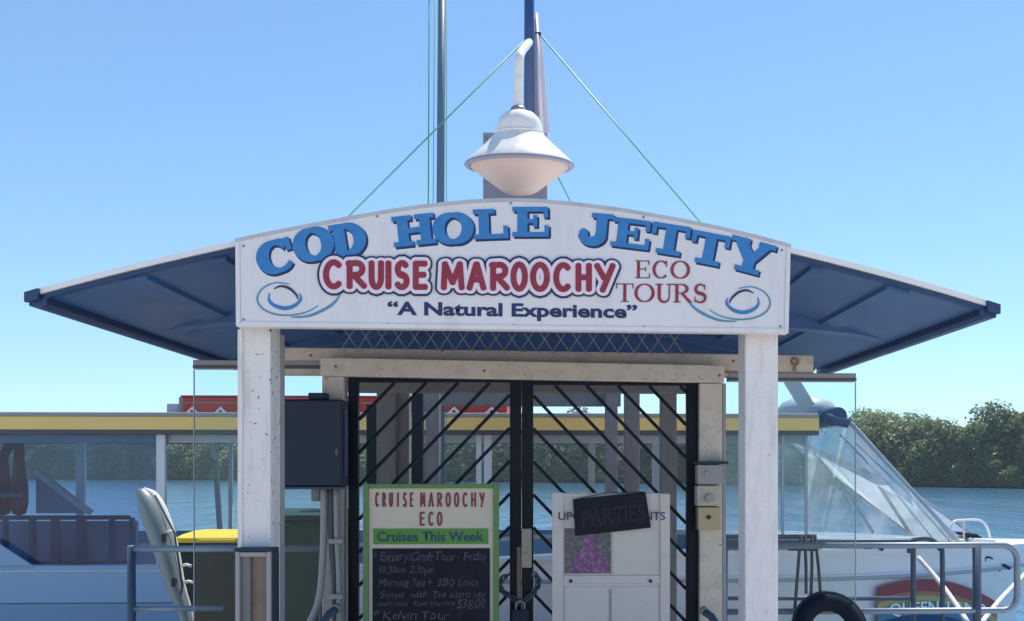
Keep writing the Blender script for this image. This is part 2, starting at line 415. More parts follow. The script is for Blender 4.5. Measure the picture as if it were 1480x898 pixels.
def tree(px, dd, var, sc, label, group):
    p = bank_pt(px); k = (p.y+dd)/p.y
    o = thing('mangrove_tree', label, 'tree', (p.x*k, p.y+dd, WZ+.2 if dd < 2 else WZ+.7), group)
    o.rotation_euler = (0, 0, rnd.uniform(0, 6.28)); o.scale = (sc*rnd.uniform(.9, 1.15), sc*rnd.uniform(.9, 1.15), sc)
    for nm, me in (('crown', VAR[var][0]), ('trunk', VAR[var][1])):
        c = bpy.data.objects.new(nm, me); C.objects.link(c); c.parent = o
px = -130.0
while px < 1640:
    d = bank_pt(px).y
    step = 4.3*F/d
    sc = 1.03+.32*max(0, (d-149)/176)
    # the skyline dips and rises
    ht = sc*(1.0 + .05*math.sin(px*.03+1) + .05*math.sin(px*.071) + rnd.uniform(-.11, .09))
    tree(px+rnd.uniform(-.3, .3)*step, rnd.uniform(2.5, 7), rnd.randrange(5), ht, 'tall rounded mangrove tree in the wood lining the far bank', 'mangroves lining the far bank')
    tree(px+rnd.uniform(.2, .8)*step, rnd.uniform(-1.0, 1.2), 5, sc*rnd.uniform(.45, 1.15), 'low mangrove at the water edge under the taller far bank trees', 'low mangroves at the far water edge')
    px += step
for p_, s_ in ((1246, 1.22), (1283, 1.14), (1322, 1.12)):
    tree(p_, 8, 1, s_, 'tall rounded mangrove tree in the wood lining the far bank', 'mangroves lining the far bank')
for p_, s_ in ((835, 1.42), (700, 1.34)):
    tree(p_, 12, 2, s_, 'mangrove tree rising above the yellow canopy edge behind the gate', 'trees showing over the canopy')

# ------------------------------------------------------------------ jetty shelter
X0 = -.15                              # centre line
YF, YR = 3.98, 6.42                    # front and rear edge of the roof
RIDGE = PZ(302, YF)
def roof_z(x, s=.238, a=.55): return RIDGE - s*(math.sqrt((x-X0)**2+a*a)-a) - .0019*(x-X0)**4
XL, XR = PX(42, YF), PX(1440, YF)
xs = [XL+(XR-XL)*i/40 for i in range(41)]
shelter = thing('jetty_shelter', 'white post shelter with wide curved roof and navy blue underside over the jetty gate', 'shelter', (X0, 5.2, 0))
def strip(x0, x1, y0, y1, dz_top, dz_bot, nseg=40, taper=0):
    """piece that follows the roof curve"""
    b = MB(); pts = [x0+(x1-x0)*i/nseg for i in range(nseg+1)]
    rows = []
    for x in pts:
        z = roof_z(x); k = min(1, min(x-x0, x1-x)/taper+.03) if taper else 1; k = k*k*(3-2*k); zb_ = dz_top+(dz_bot-dz_top)*k
        rows.append([b.bm.verts.new(v) for v in ((x, y0, z+dz_top), (x, y1, z+dz_top), (x, y1, z+zb_), (x, y0, z+zb_))])
    for A, B in zip(rows, rows[1:]):
        for k in range(4): b.bm.faces.new((A[k], A[(k+1) % 4], B[(k+1) % 4], B[k]))
    b.bm.faces.new(rows[0]); b.bm.faces.new(rows[-1][::-1])
    return b
roof = strip(XL, XR, YF+.03, YR, .012, -.012).build('roof', M['roof_blue'], shelter)
strip(XL+.01, XR-.01, YF+.03, YR+.02, .034, .014).build('roof_sheet', M['roof_top'], roof)
strip(XL+.03, XR-.03, YF-.012, YF+.027, .030, .006).build('flashing', M['roof_top'], roof)
strip(XL+.03, XR-.03, YF, YF+.026, .004, -.016).build('barge_board', M['roof_navy'], roof)
# side gutters with dark stop ends
for sx, xe in ((-1, XL), (1, XR)):
    ze = roof_z(xe)
    b = MB(); b.prism([(xe-sx*.075, ze+.014), (xe, ze-.004), (xe, ze-.030), (xe-sx*.055, ze-.036), (xe-sx*.075, ze-.02)], YF-.004, YR+.01)
    g = b.build('gutter', M['roof_navy'], shelter, bevel=.004)
    b = MB(); b.prism([(xe-sx*.052, ze+.042), (xe+sx*.006, ze+.024), (xe+sx*.006, ze-.018), (xe-sx*.052, ze-.004)], YF-.03, YF-.006)
    b.build('stop_end', M['roof_navy'], g, bevel=.003)
# curved rafters, purlins, brackets
for y, w, dep in ((5.02, .10, .115), (6.2, .08, .09)):
    strip(XL+.09, XR-.09, y, y+w, -.0125, -dep, 60, .85).build('rafter', M['roof_blue'], shelter)
for x, wd, dp in ((XL+.42, .10, .018), (XL+.78, .05, .018), (XL+1.3, .06, .03), (X0, .06, .03), (XR-1.3, .06, .03), (XR-.78, .05, .018), (XR-.42, .10, .018)):
    for y0, y1 in ((YF+.04, 5.018), (5.122, 6.198)):
        z = roof_z(x); zz0, zz1 = roof_z(x-wd/2), roof_z(x+wd/2)
        b = MB(); b.prism([(x-wd/2, zz0-.0125), (x+wd/2, zz1-.0125), (x+wd/2, zz1-.013-dp), (x-wd/2, zz0-.013-dp)], y0, y1)
        b.build('purlin', M['roof_blue'], shelter)
# closed rear gable under the roof curve
b = MB(); zb = roof_z(XL)-.03
gx0, gx1 = XL+.10, XR-.10
pts = [(gx0+(gx1-gx0)*i/30, roof_z(gx0+(gx1-gx0)*i/30)-.016) for i in range(31)]
b.prism(pts+[(gx1, zb), (gx0, zb)], YR-.05, YR-.02)
b.build('gable_panel', M['roof_blue'], shelter)
b = MB(); b.box(PX(308, 6.3), PX(345, 6.3)+.35, 6.29, 6.33, PZ(527, 6.3), PZ(488, 6.3)); b.build('fascia_board', M['roof_navy'], shelter)
# front posts
PY = 4.0
lx0, lx1 = PX(345.5, PY), PX(391, PY)
b = MB(); b.box(lx0, lx1, PY, PY+.15, .0, roof_z(lx0)-.05); lp = b.build('post', M['post_white'], shelter, bevel=.008)
lp['label'] = 'chipped and stained front post'
rx0, rx1 = PX(1077, PY), PX(1125, PY)
b = MB(); b.box(rx0, rx1, PY, PY+.15, .0, roof_z(rx1)-.05); b.build('post', M['post_clean'], shelter, bevel=.008)
# narrow edge strips on the left post
b = MB(); b.box(lx0-.004, lx0+.016, PY-.006, PY-.001, 1.1, 2.2); b.build('cover_strip', M['post_clean'], shelter)
b = MB(); b.box(lx1-.002, lx1+.012, PY+.150, PY+.172, 0.0, 2.2); b.build('edge_angle', M['pvc'], shelter)
# big cross beam over the gate
BY = 5.42
b = MB(); b.prism([XZ(352, 541, BY), XZ(1176, 545, BY), XZ(1176, 513.5, BY), XZ(352, 501, BY)], BY, BY+.09)
beam = b.build('beam', M['timber_cream'], shelter, bevel=.006)
b = MB(); b.prism([XZ(352, 530, BY), XZ(1176, 541, BY), XZ(1176, 538.5, BY), XZ(352, 526.5, BY)], BY-.004, BY-.001); b.build('joint', M['rust'], beam)
for px, py in ((449, 514), (1060, 522), (1100, 523), (460, 532), (760, 507), (640, 506)):
    c = at(px, py, BY); b = MB(); b.lathe([(0, .006), (.007, .004), (.009, 0), (0, 0)], (0, 0, 0), 10)
    bmesh.ops.rotate(b.bm, verts=b.bm.verts, matrix=Matrix.Rotation(R(90), 3, 'X')); bmesh.ops.translate(b.bm, verts=b.bm.verts, vec=c)
    b.build('screw', M['rust'], beam)
# ring bolt at the right end of the beam
c = at(1149, 523, BY-.012)
b = MB(); b.tube([c+Vector((.020*math.cos(a*math.pi/8), 0, .020*math.sin(a*math.pi/8))) for a in range(16)], .006, 8, closed=True)
b.bar(c+Vector((0, .004, -.02)), c+Vector((0, .004, -.055)), .016, .006); b.build('ring_bolt', M['rust'], beam)
# rear posts and rear beam
for px, Y, w, m in ((557, 6.55, .125, 'timber_grey'), (581, 6.62, .10, 'timber_grey'), (625, 7.9, .115, 'timber_grey'), (967, 6.55, .112, 'timber_grey'), (914, 7.3, .118, 'timber_grey'), (884, 8.1, .108, 'timber_grey')):
    x = PX(px, Y); b = MB(); b.box(x-w/2, x+w/2, Y, Y+w, -.004, 2.30); b.build('rear_post', M[m], shelter, bevel=.006)
for px, Y, w in ((537, 6.7, .075), (603, 7.1, .085)):
    x = PX(px, Y); b = MB(); b.box(x-w/2, x+w/2, Y, Y+w, -.004, PZ(566 if px > 560 else 585, Y)); b.build('dark_post', M['ebox'], shelter, bevel=.004)
b = MB(); b.box(PX(500, 6.45), PX(1010, 6.45), 6.45, 6.545, 2.14, 2.2995); b.build('rear_beam', M['timber_grey'], shelter, bevel=.005)
b = MB(); b.box(PX(600, 8.02), PX(900, 8.02), 8.22, 8.30, 2.17, 2.298); b.build('rear_beam', M['timber_grey'], shelter, bevel=.005)

# ------------------------------------------------------------------ gate surround (cream timber) with mesh infill above
GY = 5.28
surround = thing('gate_surround', 'cream timber surround round the black double gate', 'gate frame', (PX(754, GY), GY, 0))
h0, h1, h2, h3 = XZ(463, 516.5, GY), XZ(1047, 528, GY), XZ(1047, 553.5, GY), XZ(463, 543.5, GY)
b = MB(); b.prism([h0, h1, h2, h3], GY, GY+.10); hd = b.build('header', M['timber_cream'], surround, bevel=.006)
for px, py in ((485, 530), (1040, 543), (700, 536)):
    c = at(px, py, GY); b = MB(); b.lathe([(0, .006), (.007, .004), (.009, 0), (0, 0)], (0, 0, 0), 10)
    bmesh.ops.rotate(b.bm, verts=b.bm.verts, matrix=Matrix.Rotation(R(90), 3, 'X')); bmesh.ops.translate(b.bm, verts=b.bm.verts, vec=c)
    b.build('screw', M['rust'], hd)
b = MB(); b.box(PX(465, GY), PX(496.5, GY), GY+.002, GY+.12, 0, h3[1]-.002); b.build('side_post', M['timber_cream'], surround, bevel=.006)
b = MB(); b.box(PX(1011, GY), PX(1044, GY), GY+.002, GY+.12, 0, h2[1]-.002); b.build('side_post', M['timber_cream'], surround, bevel=.006)
b = MB(); b.box(PX(1045.5, GY), PX(1051, GY), GY+.03, GY+.12, 0, h2[1]); b.build('edge_batten', M['pvc'], surround, bevel=.003)
# diamond wire infill above the beam
b = MB(); wy = GY-.02+.16
for i in range(21):
    for s in (-1, 1):
        x = PX(505+i*23.5, wy); zt, zbm = PZ(470, wy), PZ(507+i*.35, wy); hh = zt-zbm; dx = .092*hh/.135
        b.bar((x-s*dx/2, wy+(.0025*s), zbm), (x+s*dx/2, wy+(.0025*s), zt), .0042, .0042)
b.build('wire_mesh', M['pvc'], surround)

# ------------------------------------------------------------------ black double gate with diagonal bars
def gate_leaf(xa, xb, slope, label):
    y = GY+.045
    o = thing('gate_leaf', label, 'gate', (xa if slope > 0 else xb, y, .05))
    x0, x1 = PX(xa, y), PX(xb, y); z0, z1 = .08, PZ(543.5+.012*(xa-500), y); zt = PZ(553+.014*(xa-500), y)
    ws = PX(517.5, y)-PX(503, y); wc = PX(770.5, y)-PX(754, y)
    wl, wr = (ws, wc) if slope > 0 else (wc, ws*1.25)
    for a, c in ((x0, x0+wl), (x1-wr, x1)):
        b = MB(); b.box(a, c, y, y+.045, z0, z1); b.build('stile', M['black_steel'], o, bevel=.004)
    ix0, ix1 = x0+wl+.0005, x1-wr-.0005
    for zz0, zz1 in ((zt, z1-.002), (z0, z0+.045)):
        b = MB(); b.box(ix0, ix1, y+.002, y+.043, zz0, zz1); b.build('rail', M['black_steel'], o, bevel=.003)
    zlo, zhi = z0+.046, zt-.001; pitch = .190; k = 1.05
    c = zlo - k*(ix1-ix0)*1.2
    while c < zhi+k*(ix1-ix0):
        # line z = c + slope*k*(x-ix0)
        pts = []
        if slope > 0:
            xa_, xb_ = max(ix0, ix0+(zlo-c)/k), min(ix1, ix0+(zhi-c)/k)
            if xb_-xa_ > .03: pts = [(xa_, c+k*(xa_-ix0)), (xb_, c+k*(xb_-ix0))]
        else:
            xa_, xb_ = max(ix0, ix1-(zhi-c)/k), min(ix1, ix1-(zlo-c)/k)
            if xb_-xa_ > .03: pts = [(xa_, c+k*(ix1-xa_)), (xb_, c+k*(ix1-xb_))]
        if pts:
            b = MB(); b.bar((pts[0][0], y+.022, pts[0][1]), (pts[1][0], y+.022, pts[1][1]), .019, .012); b.build('diagonal_bar', M['black_steel'], o)
        c += pitch
    return o
gl = gate_leaf(503, 753.3, 1, 'black steel gate leaf with bars slanting like a slash, behind the chalkboard')
gr = gate_leaf(754.2, 1010, -1, 'black steel gate leaf with bars slanting like a backslash, behind the notice board')
# lock box, chain and padlock at the meeting stiles
y = GY+.03
b = MB(); x0, z1 = XZ(754, 764, y); x1, z0 = XZ(768.5, 820, y); b.box(x0, x1, y-.03, y+.012, z0, z1)
o = thing('gate_lock', 'beige lock case on the meeting stiles of the black gate', 'lock', ((x0+x1)/2, y, z0))
b.build('case', M['putty'], o, bevel=.004)
b = MB(); c = at(761, 800, y-.033); b.tube([c, c+Vector((0, -.018, 0))], .008, 10); b.build('keyhole', M['brass'], o)
b = MB(); x0, z1 = XZ(747, 790, y); x1, z0 = XZ(753, 872, y); b.box(x0, x1, y-.014, y+.011, z0, z1); b.build('drop_bolt', M['rust'], o, bevel=.003)
ch = thing('gate_chain', 'dark chain looped round the meeting stiles of the black gate', 'chain', tuple(at(753, 850, y)))
loop = [(733, 832), (724, 838), (722, 848), (727, 856), (736, 861), (746, 868), (752, 872), (760, 868), (768, 860), (775, 852), (779, 843), (777, 834), (769, 828)]
for i in range(len(loop)*2-2):
    j, t = divmod(i, 2)
    A, B = loop[j], loop[j+1]
    c = at(A[0]+(B[0]-A[0])*t*.5, A[1]+(B[1]-A[1])*t*.5, y-.028)
    ang = math.atan2(-(B[1]-A[1]), B[0]-A[0])
    t_ = Vector((math.cos(ang), 0, math.sin(ang))); n_ = Vector((-t_.z, 0, t_.x)) if i % 2 else Vector((-t_.z*.3, .95, t_.x*.3))
    b = MB(); b.tube([c+t_*.021*math.cos(a*math.pi/6)+n_*.013*math.sin(a*math.pi/6) for a in range(12)], .0055, 6, closed=True)
    b.build('link', M['galv_dark'], ch)
pl = thing('padlock', 'dark padlock with bright shackle hanging from the gate chain', 'padlock', tuple(at(751, 898, y-.03)))
x0, z1 = XZ(740, 880, y-.03); x1, z0 = XZ(764, 908, y-.03)
b = MB(); b.box(x0, x1, y-.075, y-.045, z0, z1); b.build('body', M['ebox'], pl, bevel=.006)
xc = (x0+x1)/2
b = MB(); b.tube([(xc-.024, y-.06, z1-.002), (xc-.024, y-.06, z1+.022)]+[(xc-.024*math.cos(a), y-.06, z1+.022+.024*math.sin(a)) for a in [math.pi*k/8 for k in range(1, 8)]]+[(xc+.024, y-.06, z1+.022), (xc+.024, y-.06, z1-.002)], .006, 8)
b.build('shackle', M['pvc'], pl)

# ------------------------------------------------------------------ glass screens at each side of the gate
def screen(xa, xb, ytop, ybot, label, extra=None):
    y = GY+.16
    o = thing('glass_screen', label, 'glass screen', (PX((xa+xb)/2, y), y, 0))
    x0, x1 = PX(xa, y), PX(xb, y); zt = PZ(ytop, y); zb_ = PZ(ybot, y)
    b = MB(); b.box(x0, x1, y-.005, y+.005, .10, zb_+.004); b.build('pane', M['glass'], o)
    b = MB(); b.box(x0-.002, x1+.0, y-.022, y+.022, zb_, zt); tr = b.build('top_rail', M['pvc'], o, bevel=.005)
    b = MB(); b.box(x0, x1, y-.026, y-.0222, zb_+.004, zb_+(zt-zb_)*.42); b.build('rail_groove', M['trim_dark'], tr)
    ex = x0 if xa < 700 else x1
    sx = -1 if xa < 700 else 1
    b = MB(); b.box(min(ex, ex+sx*.004), max(ex, ex+sx*.004), y-.006, y+.006, .10, zb_-.002); b.build('edge_trim', M['boat_grey'], o)
    for z in (.10,):
        b = MB(); b.box(x0, x1, y-.02, y+.02, .02, .0995); b.build('bottom_rail', M['pvc'], o, bevel=.004)
    return o
screen(281, 463, 523, 536, 'clear glass screen left of the gate, beside the yellow lidded bin')
screen(1051, 1236, 538.5, 551, 'clear glass screen right of the gate, before the boat windscreen')

# ------------------------------------------------------------------ name sign
SY = 3.90
sign = thing('name_sign', 'arched white sign board reading COD HOLE JETTY across the shelter front', 'sign', tuple(at(741, 478, SY)))
top = [(340, 345), (380, 336.5), (420, 328.5), (500, 313.5), (560, 303), (620, 294.5), (680, 288.5), (730, 286.5), (775, 287.5), (830, 292), (900, 301), (970, 313), (1040, 327), (1095, 340), (1143, 353)]
outl = [XZ(x, y_, SY) for x, y_ in [(341, 472)]+top+[(1140, 482)]]
b = MB(); b.prism(outl, SY, SY+.055); b.build('board', M['sign_white'], sign, bevel=.003)
def px_ribbon(mb, pts, w, y, closed=False):
    k = SY/F
    mb.ribbon([XZ(p[0], p[1], SY) for p in pts], [v*k for v in w] if isinstance(w, (list, tuple)) else w*k, y, closed=closed)
def sub(pts, n):
    out = []
    for i in range(len(pts)-1):
        for k in range(n): out.append((pts[i][0]+(pts[i+1][0]-pts[i][0])*k/n, pts[i][1]+(pts[i+1][1]-pts[i][1])*k/n))
    return out+[pts[-1]]
M['edge_grey'] = paint('sign edge trim', (.52, .52, .56), .45, .08, 12, dirt=(.2, .18, .17), dirt_amt=.5)
b = MB(); px_ribbon(b, [(x, y_+3) for x, y_ in top], 5.5, SY-.0042); b.build('edge_trim', M['edge_grey'], sign)
b = MB(); px_ribbon(b, [(343.5, 349), (344.5, 469)], 6, SY-.0040); b.build('edge_trim', M['sign_white'], sign)
b = MB(); px_ribbon(b, [(1139.5, 357), (1136.5, 479)], 6, SY-.0040); b.build('edge_trim', M['sign_white'], sign)
b = MB(); px_ribbon(b, [(348, 468.5), (1133, 478.5)], 6, SY-.0040); b.build('edge_trim', M['sign_white'], sign)

for px, py in ((352, 356), (352, 462), (545, 313), (738, 294), (930, 314), (1130, 362), (1128, 472), (560, 469), (930, 473), (742, 471)):
    c = at(px, py, SY); b = MB(); b.tube([c+Vector((0, .002, 0)), c-Vector((0, .0035, 0))], [.0065, .005], 10); b.build('screw', M['plate_grey'], sign)
def arc(cx, cy, rx, ry, a0, a1, n=14):
    return [(cx+rx*math.cos(R(a0+(a1-a0)*i/n)), cy+ry*math.sin(R(a0+(a1-a0)*i/n))) for i in range(n+1)]
def wv(a0, a1, thin, thick, n=14):
    return [thin+(thick-thin)*abs(math.cos(R(a0+(a1-a0)*i/n)))**1.2 for i in range(n+1)]
# slab-serif capitals: strokes in a unit box, widths in units of letter height
ST, SE = .345, .155
def slab(ch):
    v = lambda x, a, b_, w=ST: ([(x, a), (x, b_)], w)
    h = lambda y_, a, b_, w=SE: ([(a, y_), (b_, y_)], w)
    T, B = 1-SE/2, SE/2
    if ch == 'H': return [v(.25, .02, .98), v(.77, .02, .98), h(T, .01, .47), h(T, .54, 1), h(B, .01, .47), h(B, .54, 1), h(.5, .25, .77, .17)]
    if ch == 'O': return [(arc(.5, .5, .37, .42, 0, 360, 28)[:-1], wv(0, 360, .15, .38, 28)[:-1], True)]
    if ch == 'C': return [(arc(.5, .5, .37, .42, 42, 325, 22), [w*(1 if i < 17 else 1-.10*(i-16)) for i, w in enumerate(wv(42, 325, .15, .38, 22))]), ([(.83, .60), (.83, .98)], .15)]
    if ch == 'D': return [v(.27, .02, .98), (arc(.40, .5, .40, .425, 90, -90, 16), wv(90, -90, .155, .38, 16)), h(T, .01, .42), h(B, .01, .42)]
    if ch == 'L': return [v(.32, .02, .98), h(T, .04, .62), h(B, .04, .97), ([(.90, .06), (.90, .42)], .16)]
    if ch == 'E': return [v(.28, .02, .98), h(T, .02, .95), h(B, .02, .97), h(.52, .3, .62, .13), ([(.90, .97), (.90, .63)], .15), ([(.92, .03), (.92, .38)], .15), ([(.62, .32), (.62, .72)], .13)]
    if ch == 'J': return [v(.66, .30, .98), (arc(.38, .32, .28, .24, 0, -175, 12), [.37-.14*i/12 for i in range(13)]), h(T, .36, .99), (arc(.16, .32, .06, .08, 0, 360, 10)[:-1], .16, True)]
    if ch == 'T': return [v(.5, .02, .98), h(T, .03, .97), h(B, .2, .8), ([(.08, .97), (.08, .62)], .15), ([(.92, .97), (.92, .62)], .15)]
    if ch == 'Y': return [([(.18, .93), (.5, .40)], .35), ([(.84, .93), (.54, .40)], .26), v(.5, .02, .46), h(T, -.04, .42), h(T, .64, 1.06), h(B, .2, .8)]
# round hand-drawn capitals for the second line
def comic(ch):
    return {
        'C': [arc(.55, .5, .47, .5, 48, 312, 16)],
        'R': [[(.12, 0), (.12, 1)], [(.02, .96), (.5, .98)]+arc(.52, .74, .34, .24, 85, -85, 8)+[(.2, .47)], [(.38, .46), (.97, .02)]],
        'U': [[(.1, 1), (.1, .42)]+arc(.5, .36, .4, .36, 180, 360, 10)[1:-1]+[(.9, .42), (.9, 1)]],
        'I': [[(.5, 0), (.5, 1)]],
        'S': [arc(.52, .74, .38, .26, 35, 265, 10)+arc(.48, .26, .42, .26, 80, -150, 10)],
        'E': [[(.14, 0), (.14, 1)], [(.1, .98), (.95, .98)], [(.1, .52), (.85, .52)], [(.1, .02), (.97, .02)]],
        'M': [[(.06, 0), (.12, 1)], [(.12, 1), (.5, .22)], [(.5, .22), (.86, 1)], [(.86, 1), (.95, 0)]],
        'A': [[(.03, 0), (.48, 1)], [(.52, 1), (.96, 0)], [(.25, .36), (.78, .36)]],
        'O': [arc(.5, .5, .44, .5, 0, 360, 20)],
        'H': [[(.1, 0), (.1, 1)], [(.9, 0), (.9, 1)], [(.1, .5), (.9, .5)]],
        'Y': [[(.02, 1), (.46, .48)], [(.98, 1), (.36, -.02)]],
        'P': [[(.12, 0), (.12, 1)], [(.02, .96), (.5, .98)]+arc(.52, .72, .36, .26, 85, -85, 8)+[(.2, .46)]],
        'T': [[(.5, 0), (.5, 1)], [(0, .97), (1, .97)]],
    }[ch]
def place(pts, cx, cy, w, h, rot):
    c, s = math.cos(R(rot)), math.sin(R(rot)); out = []
    for u, v in pts:
        a, d = (u-.5)*w, (v-.5)*h
        out.append((cx+a*c-d*s, cy-(a*s+d*c)))
    return out
def slab_word(word, spec, name):
    for lay, (dx, dy, grow, mt, dep) in enumerate(((1.0, 1.2, 6.0, 'letter_halo', .0006), (2.4, 2.6, 1.5, 'letter_navy', .0024), (0, 0, 0, 'letter_blue', .0042))):
        b = MB()
        for li, (ch, (cx, cy, w, h, rot)) in enumerate(zip(word, spec)):
            for i, st in enumerate(slab(ch)):
                pts = place(st[0], cx+dx, cy+dy, w, h, rot); wd = st[1]
                wd = [x*h+grow for x in wd] if isinstance(wd, list) else wd*h+grow
                px_ribbon(b, pts, wd, SY-dep-.0001*i-.00006*li, closed=len(st) > 2)
        b.build(name if lay == 2 else ('letter_shade' if lay == 1 else 'letter_outline'), M[mt], sign, fix=False)
slab_word('COD', [(401, 371, 58, 49, 15), (453, 353.5, 56, 49, 12), (504, 346.5, 54, 48, 9)], 'word')
slab_word('HOLE', [(598, 333, 62, 44, 6), (655, 330.5, 57, 46, 3), (709, 324, 54, 43, 2), (767, 321, 55, 43, 0)], 'word')
slab_word('JETTY', [(861, 331, 50, 45, -5), (912, 338, 58, 42, -7), (968, 346.5, 58, 44, -9), (1025, 360, 58, 46, -11), (1084, 371, 60, 48, -15)], 'word')
cru = [('C', 468, 496), ('R', 501, 530), ('U', 534, 555), ('I', 556, 568), ('S', 571, 592), ('E', 597, 618)]
mar = [('M', 638, 671), ('A', 676, 702), ('R', 708, 736), ('O', 739, 762), ('O', 767, 794), ('C', 800, 826), ('H', 832, 855), ('Y', 860, 888)]
def comic_word(spec, y0, y1, wd, slope=0, layers=((17, 'letter_navy', .0062), (10.5, 'letter_pink', .0084), (0, 'letter_red', .0106)), Y=None, name='word', parent=None, zoff=0):
    for lay, (grow, mt, dep) in enumerate(layers):
        b = MB(); idx = 0
        for ch, xa, xb in spec:
            dy = slope*((xa+xb)/2-spec[0][1])
            for st in comic(ch)+([[(.45, .5), (.95, .5)]] if ch == 'C' and grow and mt == 'letter_pink' else []):
                pts = [(xa+2+(xb-xa-4)*u, y1+dy-3-(y1-y0-6)*v) for u, v in st]
                # round ends
                hw = (wd+grow)/2
                A, B = Vector(pts[0]), Vector(pts[-1])
                closed = (A-B).length < .5
                if closed: P2 = pts[:-1]; W = [wd+grow]*len(P2)
                else:
                    d0 = (A-Vector(pts[1])).normalized(); d1 = (B-Vector(pts[-2])).normalized(); P2, W = [], []
                    for f_ in (.98, .85, .55, .2): P2.append(tuple(A+d0*hw*.8*f_)); W.append(2*hw*math.sqrt(1-f_*f_))
                    P2 += list(pts); W += [wd+grow]*len(pts)
                    for f_ in (.2, .55, .85, .98): P2.append(tuple(B+d1*hw*.8*f_)); W.append(2*hw*math.sqrt(1-f_*f_))
                px_ribbon(b, P2, W, SY-dep-.00006*(idx % 30), closed=closed) if Y is None else \
                    b.ribbon([XZ(p[0], p[1], Y) for p in P2], [w*Y/F for w in W], Y-dep-.00006*(idx % 30), closed=closed)
                idx += 1
        b.build(name if lay == len(layers)-1 else 'letter_outline', M[mt], parent or sign, fix=False)
comic_word(cru, 377, 418, 8.6, .01)
comic_word(mar, 379, 420, 8.6, .012)
# thin roman capitals
def roman(ch):
    tk, tn = .17, .055
    v = lambda x, a, b_, w=tk: ([(x, a), (x, b_)], w)
    h = lambda y_, a, b_, w=tn: ([(a, y_), (b_, y_)], w)
    if ch == 'E': return [v(.25, 0, 1), h(.97, .05, .9), h(.03, .05, .95), h(.52, .25, .7), ([(.9, 1), (.9, .75)], .06), ([(.95, 0), (.95, .28)], .06), ([(.7, .4), (.7, .64)], .05)]
    if ch == 'C': return [(arc(.55, .5, .42, .47, 45, 318, 18), wv(45, 318, tn, tk, 18)), ([(.88, .65), (.88, 1)], .06)]
    if ch == 'O': return [(arc(.5, .5, .43, .47, 0, 360, 24)[:-1], wv(0, 360, tn, tk, 24)[:-1], True)]
    if ch == 'T': return [v(.5, 0, 1), h(.97, .02, .98), h(.03, .28, .72), ([(.05, 1), (.05, .72)], .06), ([(.95, 1), (.95, .72)], .06)]
    if ch == 'U': return [([(.22, 1), (.22, .35)]+arc(.5, .32, .28, .3, 180, 360, 10)+[(.78, .35), (.78, 1)], [tk]*2+[tk-.01*i for i in range(11)]+[.07]*2), h(.97, .02, .42), h(.97, .6, .98)]
    if ch == 'R': return [v(.22, 0, 1), (arc(.45, .74, .3, .23, 90, -90, 10), wv(90, -90, tn, tk, 10)), h(.97, .02, .46), h(.51, .22, .46), ([(.48, .5), (.9, .03)], .15), h(.03, .04, .42), h(.03, .8, 1)]
    if ch == 'S': return [(arc(.5, .74, .34, .24, 30, 265, 10)+arc(.48, .26, .38, .24, 80, -155, 10), [.06+.013*i for i in range(11)]+[.19-.013*i for i in range(11)]), ([(.82, .68), (.82, .98)], .05), ([(.12, .02), (.12, .34)], .05)]
def roman_word(spec, cy, h):
    b = MB(); k = 0
    for ch, xa, xb in spec:
        for st in roman(ch):
            pts = place(st[0], (xa+xb)/2, cy+.012*((xa+xb)/2-950), xb-xa, h, -.6); wd = st[1]
            wd = [x*h for x in wd] if isinstance(wd, list) else wd*h
            px_ribbon(b, pts, wd, SY-.002-.0002*(k % 20), closed=len(st) > 2); k += 1
    b.build('word', M['letter_red'], sign, fix=False)
roman_word([('E', 917, 940), ('C', 942, 966), ('O', 969, 997)], 390, 26)
roman_word([('T', 890, 916), ('O', 917, 946), ('U', 947, 973), ('R', 972, 1000), ('S', 1002, 1022)], 424, 27)
# plain text with the built-in font, fitted to a rectangle
def text(body, mat, parent, quad, y, bold=0, shear=0, name='word', thick=.0012, lean=0):
    (xa, za), (xb, zb_) = quad        # lower left, upper right in world x, z (slope allowed)
    cu = bpy.data.curves.new('t', 'FONT'); cu.body = body; cu.size = 1; cu.offset = bold; cu.shear = shear; cu.extrude = 0; cu.resolution_u = 3
    ob = bpy.data.objects.new('t', cu); C.objects.link(ob)
    dg = bpy.context.evaluated_depsgraph_get(); me = bpy.data.meshes.new_from_object(ob.evaluated_get(dg))
    bpy.data.objects.remove(ob); bpy.data.curves.remove(cu)
    xs_ = [v.co.x for v in me.vertices]; ys_ = [v.co.y for v in me.vertices]
    mx0, mx1, my0, my1 = min(xs_), max(xs_), min(ys_), max(ys_)
    bm = bmesh.new(); bm.from_mesh(me); bpy.data.meshes.remove(me)
    for v in bm.verts:
        u, w = (v.co.x-mx0)/(mx1-mx0), (v.co.y-my0)/(my1-my0)
        v.co = Vector((xa+(xb-xa)*u, y, za+(zb_-za)*w + lean*(xb-xa)*u))
        if name == 'chalk_line':
            sd = len(body)*1.7
            v.co.z += .0030*math.sin(v.co.x*61+sd)+.0022*math.sin(v.co.x*173+sd*2); v.co.x += .0030*math.sin(v.co.x*97+sd)+.0018*math.sin(v.co.z*210+v.co.x*40)
    mb = MB(); mb.bm.free(); mb.bm = bm
    o = mb.build(name, M[mat], parent, fix=False)
    return o
q = (XZ(560, 461.5, SY), XZ(921, 437.5, SY))
text('\u201cA Natural Experience\u201d', 'letter_navy', sign, q, SY-.002, bold=.034, lean=-.008)
